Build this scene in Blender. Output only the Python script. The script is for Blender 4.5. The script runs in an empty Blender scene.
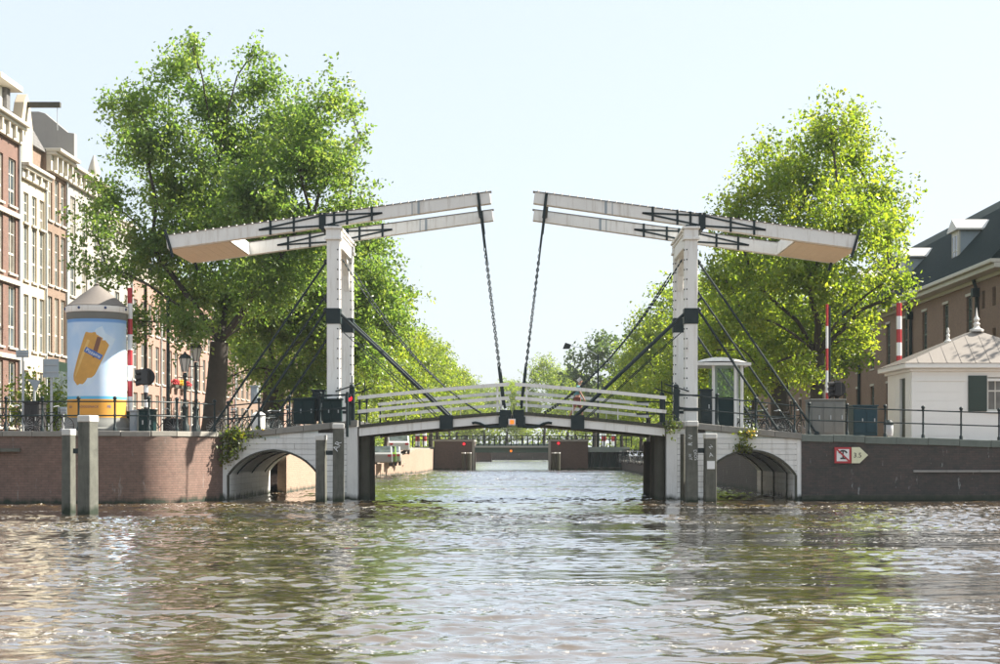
import bpy, bmesh, math, random
import numpy as np
from mathutils import Vector, Matrix

random.seed(7)
rng = np.random.default_rng(7)
SC = bpy.context.scene
COL = SC.collection
PI = math.pi

# ------------------------------------------------------------------ camera, sky, sun, exposure
CAMZ = 1.9
F = 1566.0                      # focal length in photo pixels (photo is 1000 wide)
VX, VY = 525.0, 450.0           # vanishing point of the canal in the photo
cam_d = bpy.data.cameras.new("camera")
cam = bpy.data.objects.new("camera", cam_d)
COL.objects.link(cam)
cam.location = (0, 0, CAMZ)
cam.rotation_euler = (PI / 2, 0, 0)
cam_d.sensor_width = 36.0
cam_d.lens = 36.0 * F / 1000.0
cam_d.shift_x = (500 - VX) / 1000.0
cam_d.shift_y = (VY - 332) / 1000.0
cam_d.clip_start = 0.5
cam_d.clip_end = 6000
SC.camera = cam

SUN_DIR = Vector((0.76, 0.25, 0.70)).normalized()
sun_el = math.asin(SUN_DIR.z)
sun_az = math.atan2(SUN_DIR.x, SUN_DIR.y)
W = bpy.data.worlds.new("World")
SC.world = W
W.use_nodes = True
wn = W.node_tree
bg = wn.nodes["Background"]
sky = wn.nodes.new("ShaderNodeTexSky")
sky.sky_type = 'NISHITA'
sky.sun_disc = False
sky.sun_elevation = sun_el
sky.sun_rotation = sun_az
sky.altitude = 0
sky.air_density = 1.0
sky.dust_density = 2.6
sky.ozone_density = 1.0
hz = wn.nodes.new("ShaderNodeMix"); hz.data_type = 'RGBA'      # an even, thin summer haze over the whole dome
hz.inputs[0].default_value = 0.86
hz.inputs[7].default_value = (1.80, 1.97, 2.13, 1)
wn.links.new(sky.outputs[0], hz.inputs[6])
wn.links.new(hz.outputs[2], bg.inputs[0])
bg.inputs[1].default_value = 0.14
sun_d = bpy.data.lights.new("sun", 'SUN')
sun_d.energy = 4.9
sun_d.angle = math.radians(0.53)
sun_d.color = (1.0, 0.93, 0.82)
sun = bpy.data.objects.new("sun", sun_d)
COL.objects.link(sun)
sun.rotation_euler = (-SUN_DIR).to_track_quat('-Z', 'Y').to_euler()
SC.view_settings.view_transform = 'Standard'
SC.view_settings.look = 'None'
SC.view_settings.gamma = 1.0
SC.view_settings.exposure = 1.66
SC.cycles.max_bounces = 8
SC.cycles.transparent_max_bounces = 8
SC.cycles.caustics_reflective = False
SC.cycles.caustics_refractive = False
SC.cycles.use_denoising = True


def P(px, py, Y):
    """a photo pixel at depth Y -> a point of the place"""
    return Vector(((px - VX) / F * Y, Y, CAMZ + (VY - py) / F * Y))


def PX(px, Y): return (px - VX) / F * Y
def PZ(py, Y): return CAMZ + (VY - py) / F * Y


# ------------------------------------------------------------------ mesh builder
class MB:
    def __init__(s):
        s.v = []; s.f = []; s.sm = []

    def add(s, vs, fs, smooth=False):
        n = len(s.v)
        s.v.extend(tuple(v) for v in vs)
        for f in fs:
            s.f.append(tuple(i + n for i in f)); s.sm.append(smooth)
        return s

    def box(s, x0, x1, y0, y1, z0, z1):
        return s.add([(x0, y0, z0), (x1, y0, z0), (x1, y1, z0), (x0, y1, z0), (x0, y0, z1), (x1, y0, z1), (x1, y1, z1), (x0, y1, z1)],
                     [(3, 2, 1, 0), (4, 5, 6, 7), (0, 1, 5, 4), (1, 2, 6, 5), (2, 3, 7, 6), (3, 0, 4, 7)])

    def cbox(s, c, sx, sy, sz, rz=0.0):
        m = Matrix.Translation(Vector(c)) @ Matrix.Rotation(rz, 4, 'Z')
        q = MB().box(-sx / 2, sx / 2, -sy / 2, sy / 2, -sz / 2, sz / 2)
        return s.add([m @ Vector(v) for v in q.v], q.f)

    def bar(s, p0, p1, w, h, side=None, w1=None, h1=None):
        p0 = Vector(p0); p1 = Vector(p1); d = (p1 - p0).normalized()
        if side is None:
            side = d.cross(Vector((0, 0, 1)))
            if side.length < 1e-4: side = Vector((1, 0, 0))
        side = Vector(side); side = (side - d * side.dot(d)).normalized()
        up = side.cross(d)
        w1 = w if w1 is None else w1; h1 = h if h1 is None else h1
        vs = []
        for p, a, b in ((p0, w, h), (p1, w1, h1)):
            for i, j in ((-1, -1), (1, -1), (1, 1), (-1, 1)):
                vs.append(p + side * (i * a / 2) + up * (j * b / 2))
        return s.add(vs, [(3, 2, 1, 0), (4, 5, 6, 7), (0, 1, 5, 4), (1, 2, 6, 5), (2, 3, 7, 6), (3, 0, 4, 7)])

    def tube(s, pts, r, n=8, cap=True, closed=False):
        pts = [Vector(p) for p in pts]
        m = len(pts)
        rr = [r] * m if not hasattr(r, '__len__') else list(r)
        vs = []; prev = None
        for i, p in enumerate(pts):
            if closed: d = pts[(i + 1) % m] - pts[i - 1]
            else: d = pts[min(i + 1, m - 1)] - pts[max(i - 1, 0)]
            d.normalize()
            if prev is None:
                a = d.cross(Vector((0, 0, 1)))
                if a.length < 1e-3: a = d.cross(Vector((1, 0, 0)))
            else:
                a = prev - d * prev.dot(d)
            a.normalize(); prev = a; b = d.cross(a)
            for k in range(n):
                t = 2 * PI * k / n
                vs.append(p + (a * math.cos(t) + b * math.sin(t)) * rr[i])
        fs = []
        for i in range(m if closed else m - 1):
            j = (i + 1) % m
            for k in range(n):
                fs.append((i * n + k, i * n + (k + 1) % n, j * n + (k + 1) % n, j * n + k))
        s.add(vs, fs, True)
        if cap and not closed:
            o = len(s.v) - m * n
            s.f.append(tuple(o + k for k in reversed(range(n)))); s.sm.append(False)
            s.f.append(tuple(o + (m - 1) * n + k for k in range(n))); s.sm.append(False)
        return s

    def lathe(s, prof, c=(0, 0, 0), n=16, smooth=True):
        c = Vector(c); vs = []; fs = []
        m = len(prof)
        for r, z in prof:
            for k in range(n):
                t = 2 * PI * k / n
                vs.append((c.x + r * math.cos(t), c.y + r * math.sin(t), c.z + z))
        for i in range(m - 1):
            for k in range(n):
                fs.append((i * n + k, i * n + (k + 1) % n, (i + 1) * n + (k + 1) % n, (i + 1) * n + k))
        s.add(vs, fs, smooth)
        o = len(s.v) - m * n
        s.f.append(tuple(o + k for k in reversed(range(n)))); s.sm.append(False)
        s.f.append(tuple(o + (m - 1) * n + k for k in range(n))); s.sm.append(False)
        return s

    def prism(s, poly, axis, a, b):
        """poly of 2-D points extruded along axis 'x','y','z' from a to b"""
        def mk(p, t):
            if axis == 'y': return (p[0], t, p[1])
            if axis == 'x': return (t, p[0], p[1])
            return (p[0], p[1], t)
        n = len(poly)
        vs = [mk(p, a) for p in poly] + [mk(p, b) for p in poly]
        fs = [tuple(reversed(range(n))), tuple(range(n, 2 * n))]
        for i in range(n):
            fs.append((i, (i + 1) % n, n + (i + 1) % n, n + i))
        return s.add(vs, fs)

    def ball(s, c, r, n=8, m=5, sz=1.0):
        prof = [(max(1e-4, r * math.sin(PI * i / m)), -r * sz * math.cos(PI * i / m)) for i in range(m + 1)]
        return s.lathe(prof, c, n)

    def mesh(s, name, m, fix=True):
        me = bpy.data.meshes.new(name)
        me.from_pydata(s.v, [], s.f)
        me.polygons.foreach_set("use_smooth", s.sm)
        if m is not None: me.materials.append(m)
        if fix:
            bm = bmesh.new(); bm.from_mesh(me)
            bmesh.ops.recalc_face_normals(bm, faces=bm.faces)
            bm.to_mesh(me); bm.free()
        me.update()
        if any(s.sm): me.set_sharp_from_angle(angle=math.radians(38))
        return me

    def build(s, name, m, parent=None, at=None, bevel=0.0, fix=True):
        if at is None and parent is not None and parent.get('_w'):
            at = parent.location
        if at is not None:
            a = Vector(at); s.v = [tuple(Vector(v) - a) for v in s.v]
        o = bpy.data.objects.new(name, s.mesh(name, m, fix))
        COL.objects.link(o)
        if parent is not None: o.parent = parent
        elif at is not None: o.location = at
        if bevel:
            b = o.modifiers.new("bevel", 'BEVEL'); b.width = bevel; b.segments = 2; b.limit_method = 'ANGLE'
        return o


def sub(mb, name, m, parent, bevel=0.0):
    """a sub-part: parent is a part whose origin sits at its thing's base"""
    root = parent.parent
    at = root.location if root is not None and root.get('_w') else None
    return mb.build(name, m, parent, at=at if at is not None else Vector((0, 0, 0)), bevel=bevel)


def tag(o, label=None, cat=None, group=None, kind=None):
    if label: o['label'] = label
    if cat: o['category'] = cat
    if group: o['group'] = group
    if kind: o['kind'] = kind
    return o


def thing(name, label, cat, loc=(0, 0, 0), group=None, rz=0.0, world=True):
    """an Empty at the thing's base; with world=True its parts are given in place coordinates"""
    o = bpy.data.objects.new(name, None); COL.objects.link(o)
    o.location = loc; o.rotation_euler = (0, 0, rz)
    tag(o, label, cat, group)
    o['_w'] = 1 if world else 0
    o.empty_display_size = 0.2
    return o


def dup(root, loc, label, rz=0.0, sc=1.0, group=None):
    r = root.copy(); COL.objects.link(r)
    r.location = loc; r.rotation_euler = (0, 0, rz); r.scale = (sc, sc, sc)
    r['label'] = label
    if group: r['group'] = group
    for ch in list(root.children):
        c = ch.copy(); COL.objects.link(c); c.parent = r
        for g in list(ch.children):
            d = g.copy(); COL.objects.link(d); d.parent = c
    return r


# ------------------------------------------------------------------ materials
def newmat(name):
    m = bpy.data.materials.new(name); m.use_nodes = True
    nt = m.node_tree
    return m, nt, nt.nodes["Principled BSDF"]


def mix(nt, fac, a, b, mode='MIX'):
    n = nt.nodes.new("ShaderNodeMix"); n.data_type = 'RGBA'; n.blend_type = mode
    if isinstance(fac, (int, float)): n.inputs[0].default_value = fac
    else: nt.links.new(fac, n.inputs[0])
    for k, x in ((6, a), (7, b)):
        if isinstance(x, (tuple, list)): n.inputs[k].default_value = (*x[:3], 1)
        else: nt.links.new(x, n.inputs[k])
    return n.outputs[2]


def math_n(nt, op, a, b=None, clamp=False):
    n = nt.nodes.new("ShaderNodeMath"); n.operation = op; n.use_clamp = clamp
    for k, x in ((0, a), (1, b)):
        if x is None: continue
        if isinstance(x, (int, float)): n.inputs[k].default_value = x
        else: nt.links.new(x, n.inputs[k])
    return n.outputs[0]


def pos(nt, scale=(1, 1, 1)):
    g = nt.nodes.new("ShaderNodeNewGeometry")
    mp = nt.nodes.new("ShaderNodeMapping"); mp.inputs['Scale'].default_value = scale
    nt.links.new(g.outputs['Position'], mp.inputs['Vector'])
    return mp.outputs[0], g


def noise(nt, vec, scale, detail=4, rough=0.55):
    n = nt.nodes.new("ShaderNodeTexNoise")
    n.inputs['Scale'].default_value = scale; n.inputs['Detail'].default_value = detail
    n.inputs['Roughness'].default_value = rough
    nt.links.new(vec, n.inputs['Vector'])
    return n.outputs[0]


def rng_map(nt, v, a, b, c=0.0, d=1.0):
    n = nt.nodes.new("ShaderNodeMapRange"); n.clamp = True
    for k, x in zip((1, 2, 3, 4), (a, b, c, d)): n.inputs[k].default_value = x
    nt.links.new(v, n.inputs[0])
    return n.outputs[0]


def bump(nt, b, h, strength=0.3, dist=0.02):
    n = nt.nodes.new("ShaderNodeBump"); n.inputs['Strength'].default_value = strength
    n.inputs['Distance'].default_value = dist
    nt.links.new(h, n.inputs['Height']); nt.links.new(n.outputs[0], b.inputs['Normal'])


def tide(nt, col, g, top=-0.06, c=(0.012, 0.022, 0.010)):
    """algae up to the water line's highest mark"""
    sp = nt.nodes.new("ShaderNodeSeparateXYZ"); nt.links.new(g.outputs['Position'], sp.inputs[0])
    v, _ = pos(nt, (2.5, 2.5, 1.0))
    n = noise(nt, v, 1.0, 4)
    h = math_n(nt, 'SUBTRACT', sp.outputs[2], math_n(nt, 'MULTIPLY', n, 0.55))
    f = rng_map(nt, h, top - 0.16, top + 0.03, 1.0, 0.0)
    return mix(nt, f, col, c)


def M_plain(name, col, rough=0.6, var=0.18, scale=3.0, streak=0.0, dirt=(0.10, 0.09, 0.07), metal=0.0, bumps=0.15, has_tide=False, objvar=0.0, spec=None, bscale=25.0):
    m, nt, b = newmat(name)
    v, g = pos(nt)
    n = noise(nt, v, scale, 5)
    c = mix(nt, n, tuple(x * (1 - var) for x in col), tuple(min(1, x * (1 + var)) for x in col))
    if streak:
        v2, _ = pos(nt, (5.0, 5.0, 0.5))
        s = rng_map(nt, noise(nt, v2, 1.3, 5, 0.65), 0.52, 0.78, 0.0, streak)
        c = mix(nt, s, c, dirt)
    if objvar:
        oi = nt.nodes.new("ShaderNodeObjectInfo")
        c = mix(nt, rng_map(nt, oi.outputs['Random'], 0, 1, 0.0, objvar), c, dirt)
    if has_tide: c = tide(nt, c, g)
    nt.links.new(c, b.inputs['Base Color'])
    b.inputs['Roughness'].default_value = rough
    b.inputs['Metallic'].default_value = metal
    if spec is not None: b.inputs['Specular IOR Level'].default_value = spec
    if bumps: bump(nt, b, noise(nt, v, bscale, 4, 0.7), bumps, 0.01)
    return m


def M_brick(name, c1, c2, mortar, rough=0.85, has_tide=False, stain=0.35, white=0.0, w=0.24, h=0.085):
    m, nt, b = newmat(name)
    v, g = pos(nt)
    sp = nt.nodes.new("ShaderNodeSeparateXYZ"); nt.links.new(v, sp.inputs[0])
    cb = nt.nodes.new("ShaderNodeCombineXYZ")
    nt.links.new(math_n(nt, 'ADD', sp.outputs[0], sp.outputs[1]), cb.inputs[0])
    nt.links.new(sp.outputs[2], cb.inputs[1])
    br = nt.nodes.new("ShaderNodeTexBrick")
    nt.links.new(cb.outputs[0], br.inputs['Vector'])
    br.inputs['Color1'].default_value = (*c1, 1); br.inputs['Color2'].default_value = (*c2, 1)
    br.inputs['Mortar'].default_value = (*mortar, 1)
    br.inputs['Scale'].default_value = 1.0
    br.inputs['Brick Width'].default_value = w; br.inputs['Row Height'].default_value = h
    br.inputs['Mortar Size'].default_value = 0.010
    br.inputs['Bias'].default_value = 0.1
    c = br.outputs['Color']
    n = noise(nt, v, 0.8, 6, 0.65)
    c = mix(nt, rng_map(nt, n, 0.4, 0.75, 0.0, stain), c, (c1[0] * 0.25, c1[1] * 0.5, c1[2] * 0.5) if has_tide else tuple(x * 0.35 for x in c1))
    n3 = noise(nt, v, 6.0, 3, 0.6)
    c = mix(nt, rng_map(nt, n3, 0.3, 0.7, 0.0, 0.4), c, tuple(min(1, x * 1.35) for x in c2))
    if white:
        v2, _ = pos(nt, (3.0, 3.0, 0.7))
        n2 = noise(nt, v2, 1.2, 6, 0.7)
        c = mix(nt, rng_map(nt, n2, 0.62, 0.70, 0.0, white), c, (0.55, 0.58, 0.56))
    if has_tide: c = tide(nt, c, g, -0.08)
    nt.links.new(c, b.inputs['Base Color'])
    b.inputs['Roughness'].default_value = rough
    inv = math_n(nt, 'SUBTRACT', 1.0, br.outputs['Fac'])
    bump(nt, b, math_n(nt, 'ADD', inv, math_n(nt, 'MULTIPLY', n3, 0.6)), 0.6, 0.012)
    return m


def M_leaf(name, cols, trans=0.5, tint=(2.5, 2.2, 0.8)):
    m = bpy.data.materials.new(name); m.use_nodes = True
    nt = m.node_tree
    for n in list(nt.nodes): nt.nodes.remove(n)
    out = nt.nodes.new("ShaderNodeOutputMaterial")
    g = nt.nodes.new("ShaderNodeNewGeometry")
    cr = nt.nodes.new("ShaderNodeValToRGB")
    e = cr.color_ramp.elements
    e[0].color = (*cols[0], 1); e[1].color = (*cols[2], 1)
    k = cr.color_ramp.elements.new(0.5); k.color = (*cols[1], 1)
    v, _ = pos(nt)
    n = noise(nt, v, 0.55, 3)
    f = math_n(nt, 'ADD', math_n(nt, 'MULTIPLY', g.outputs['Random Per Island'], 0.6), math_n(nt, 'MULTIPLY', rng_map(nt, n, 0.3, 0.7), 0.4))
    nt.links.new(f, cr.inputs[0])
    pb = nt.nodes.new("ShaderNodeBsdfPrincipled")
    nt.links.new(cr.outputs[0], pb.inputs['Base Color'])
    pb.inputs['Roughness'].default_value = 0.36
    pb.inputs['Specular IOR Level'].default_value = 0.5
    tr = nt.nodes.new("ShaderNodeBsdfTranslucent")
    tc = mix(nt, 1.0, cr.outputs[0], tint, 'MULTIPLY')
    nt.links.new(tc, tr.inputs[0])
    ms = nt.nodes.new("ShaderNodeMixShader"); ms.inputs[0].default_value = trans
    nt.links.new(pb.outputs[0], ms.inputs[1]); nt.links.new(tr.outputs[0], ms.inputs[2])
    nt.links.new(ms.outputs[0], out.inputs[0])
    return m


def M_glass(name, col=(0.03, 0.04, 0.045), rough=0.06):
    m, nt, b = newmat(name)
    v, g = pos(nt)
    n = noise(nt, v, 0.9, 2)
    c = mix(nt, rng_map(nt, n, 0.35, 0.7), col, tuple(min(1, x * 2.6 + 0.03) for x in col))
    nt.links.new(c, b.inputs['Base Color'])
    b.inputs['Roughness'].default_value = rough
    b.inputs['IOR'].default_value = 1.5
    bump(nt, b, noise(nt, v, 1.3, 2), 0.05, 0.02)
    return m


def M_emit(name, col, strength):
    m, nt, b = newmat(name)
    b.inputs['Base Color'].default_value = (*col, 1)
    b.inputs['Emission Color'].default_value = (*col, 1)
    b.inputs['Emission Strength'].default_value = strength
    return m


def M_slate(name, col):
    m = M_brick(name, col, tuple(x * 1.25 for x in col), tuple(x * 0.6 for x in col), rough=0.85, w=0.3, h=0.2, stain=0.25)
    m.node_tree.nodes["Principled BSDF"].inputs["Specular IOR Level"].default_value = 0.05
    return m
    return M_brick(name, col, tuple(x * 1.25 for x in col), tuple(x * 0.6 for x in col), rough=0.6, w=0.3, h=0.2, stain=0.25)


white = M_plain("white_paint", (0.81, 0.795, 0.75), 0.5, 0.07, 2.0, streak=0.6, dirt=(0.40, 0.33, 0.25))
white_plank = M_plain("white_plank_paint", (0.80, 0.80, 0.77), 0.55, 0.08, 3.0, streak=0.5, dirt=(0.30, 0.27, 0.23), has_tide=True, objvar=0.22, bumps=0.4, bscale=14)
white_trim = M_plain("cream_white_paint", (0.50, 0.47, 0.40), 0.5, 0.05, 2.0, streak=0.15, dirt=(0.4, 0.35, 0.28))
warm_under = M_plain("tan_soffit_paint", (0.80, 0.65, 0.48), 0.6, 0.08, 2.0, streak=0.1)
iron = M_plain("dark_green_iron", (0.009, 0.020, 0.022), 0.5, 0.3, 6.0, bumps=0.1, spec=0.25)
green = M_plain("green_cabinet_paint", (0.003, 0.021, 0.022), 0.5, 0.15, 4.0, streak=0.12, dirt=(0.012, 0.025, 0.025), spec=0.2)
blackm = M_plain("black_rubber", (0.012, 0.012, 0.013), 0.7, 0.2)
steel = M_plain("galvanised_steel", (0.38, 0.41, 0.42), 0.45, 0.12, 5.0, streak=0.2)
sign_back = M_plain("sign_back_grey", (0.30, 0.35, 0.38), 0.4, 0.08, 4.0, streak=0.2)
red = M_plain("red_paint", (0.42, 0.022, 0.03), 0.45, 0.1)
sign_white = M_plain("sign_white", (0.78, 0.79, 0.78), 0.4, 0.04)
sign_cream = M_plain("sign_cream", (0.72, 0.72, 0.50), 0.4, 0.05, streak=0.1)
timber = M_plain("weathered_timber", (0.105, 0.108, 0.09), 0.9, 0.5, 4.0, streak=0.9, dirt=(0.035, 0.04, 0.033), has_tide=True, bumps=1.0, bscale=18)
timber_dark = M_plain("dark_timber", (0.050, 0.048, 0.034), 0.8, 0.35, 3.0, streak=0.5, dirt=(0.03, 0.06, 0.02), has_tide=True, bumps=0.6, bscale=18)
timber_ochre = M_plain("rusty_timber", (0.30, 0.20, 0.09), 0.8, 0.25, 3.0, streak=0.4, dirt=(0.12, 0.08, 0.04), has_tide=True, bumps=0.5)
capmat = M_plain("zinc_cap", (0.55, 0.55, 0.52), 0.6, 0.15, 5.0)
coping = M_plain("coping_stone_grey", (0.27, 0.255, 0.225), 0.85, 0.22, 4.0, streak=0.35, dirt=(0.09, 0.09, 0.075), objvar=0.3, bumps=0.5)
coping_green = M_plain("coping_concrete_mossy", (0.16, 0.185, 0.165), 0.85, 0.25, 4.0, streak=0.4, dirt=(0.05, 0.07, 0.05), objvar=0.25, bumps=0.5)
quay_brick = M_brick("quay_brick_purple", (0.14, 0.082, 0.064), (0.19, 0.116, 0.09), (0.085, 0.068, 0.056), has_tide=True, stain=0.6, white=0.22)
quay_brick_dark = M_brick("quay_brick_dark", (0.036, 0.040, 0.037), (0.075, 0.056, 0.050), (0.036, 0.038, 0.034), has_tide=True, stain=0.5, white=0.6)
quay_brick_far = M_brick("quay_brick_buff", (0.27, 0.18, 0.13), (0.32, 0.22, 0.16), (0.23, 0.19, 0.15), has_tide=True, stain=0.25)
brick_red = M_brick("house_brick_red", (0.125, 0.066, 0.050), (0.165, 0.088, 0.066), (0.15, 0.12, 0.10), stain=0.35)
brick_brown = M_brick("house_brick_brown", (0.17, 0.115, 0.08), (0.215, 0.145, 0.105), (0.18, 0.15, 0.12), stain=0.25)
brick_pink = M_brick("house_brick_pink", (0.245, 0.145, 0.11), (0.30, 0.18, 0.14), (0.26, 0.20, 0.17), stain=0.2)
brick_long = M_brick("almshouse_brick", (0.20, 0.125, 0.085), (0.25, 0.155, 0.105), (0.19, 0.15, 0.12), stain=0.3)
brick_bridge = M_brick("far_bridge_brick", (0.075, 0.05, 0.045), (0.10, 0.066, 0.058), (0.07, 0.062, 0.058), has_tide=True, stain=0.35)
cream = M_plain("cream_stucco", (0.47, 0.41, 0.31), 0.8, 0.06, 1.0, streak=0.2, dirt=(0.45, 0.36, 0.24))
grey_stone = M_plain("grey_sandstone", (0.29, 0.28, 0.26), 0.85, 0.12, 1.5, streak=0.35, dirt=(0.2, 0.18, 0.16), bumps=0.4)
slate = M_slate("dark_slate", (0.012, 0.023, 0.023))
slate_grey = M_slate("grey_slate", (0.13, 0.127, 0.125))
zinc = M_plain("zinc_roof", (0.155, 0.135, 0.118), 0.75, 0.1, 2.0, streak=0.25, dirt=(0.2, 0.19, 0.17))
glass = M_glass("window_glass")
glass_light = M_glass("window_glass_with_blinds", (0.08, 0.074, 0.062), 0.12)
sash = M_plain("white_sash_paint", (0.60, 0.575, 0.50), 0.45, 0.04)
sash_green = M_plain("green_sash_paint", (0.10, 0.15, 0.11), 0.45, 0.1)
shutter_m = M_plain("dark_green_shutter", (0.006, 0.022, 0.012), 0.45, 0.15)
blue_paint = M_plain("teal_blue_paint", (0.007, 0.036, 0.05), 0.5, 0.15, streak=0.2, dirt=(0.02, 0.035, 0.04), spec=0.25)
concrete = M_plain("grey_concrete", (0.17, 0.175, 0.16), 0.85, 0.15, 3.0, streak=0.4, dirt=(0.15, 0.15, 0.14), bumps=0.4)
paving = M_brick("street_paving", (0.23, 0.16, 0.13), (0.27, 0.2, 0.16), (0.16, 0.14, 0.12))
asphalt = M_plain("asphalt", (0.055, 0.055, 0.055), 0.9, 0.2, 5.0, bumps=0.4)
bark = M_plain("bark", (0.040, 0.034, 0.026), 0.9, 0.35, 5.0, streak=0.5, dirt=(0.03, 0.03, 0.02), bumps=1.0, bscale=12)
leaf_a = M_leaf("elm_leaf", ((0.056, 0.125, 0.030), (0.112, 0.19, 0.045), (0.19, 0.24, 0.068)), 0.57, (2.1, 1.95, 1.0))
leaf_b = M_leaf("lime_leaf", ((0.070, 0.140, 0.022), (0.125, 0.195, 0.032), (0.205, 0.245, 0.048)), 0.57, (2.6, 2.25, 0.75))
leaf_c = M_leaf("far_leaf", ((0.065, 0.125, 0.03), (0.12, 0.185, 0.04), (0.19, 0.225, 0.05)), 0.5)
weed_m = M_leaf("weed_leaf", ((0.04, 0.09, 0.015), (0.09, 0.13, 0.02), (0.16, 0.15, 0.02)), 0.4)
yellow_m = M_plain("yellow_petal", (0.7, 0.45, 0.03), 0.6, 0.1)
lamp_glass = M_plain("lantern_glass", (0.45, 0.47, 0.45), 0.2, 0.1)

# ------------------------------------------------------------------ geometry constants of the bridge
YB = 60.4          # near tower posts
YF = 64.9          # far tower posts
YA = 59.0          # front of the abutments
YE = 68.5          # back of the abutments
XC = -0.49         # middle of the bridge


def bx(u, side): return XC + side * u       # u metres out from the middle; side -1 left, +1 right


# ------------------------------------------------------------------ water
def waves(x, y):
    z = np.zeros_like(x)
    r = np.random.default_rng(3)
    for k in range(110):
        lam = 0.17 * (1.35 / 0.17) ** r.random()
        th = r.normal(PI / 2 * 1.05, 0.62)
        kx, ky = 2 * PI / lam * math.cos(th), 2 * PI / lam * math.sin(th)
        a = 0.00145 * lam ** 0.52 * (0.5 + r.random())
        ph = r.random() * 6.28
        q = np.sin(kx * x + ky * y + ph)
        z += a * (q + 0.28 * np.cos(2 * (kx * x + ky * y + ph)))
    g = np.zeros_like(x)
    for k in range(14):
        lam = r.uniform(4, 16); th = r.uniform(0, PI)
        g += np.sin(2 * PI / lam * (math.cos(th) * x * 0.6 + math.sin(th) * y) + r.random() * 6.28)
    g = np.clip(1.0 + 0.17 * g, 0.35, 1.9)
    z *= g * np.clip(0.85 + (y - 20) / 45.0, 0.8, 2.4)
    for c, amp, w, ang in ((51.0, 0.018, 0.9, 0.02), (36.5, 0.02, 0.8, -0.03), (22.0, 0.012, 0.7, 0.03)):
        t = y - c - ang * x - 0.8 * np.sin(x * 0.16 + c)
        z += amp * np.exp(-(t / w) ** 2) * np.cos(t * 4.2) * (0.5 + 0.5 * np.sin(x * 0.9 + 1.7 * np.sin(x * 0.31 + c)))
    return z


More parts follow.
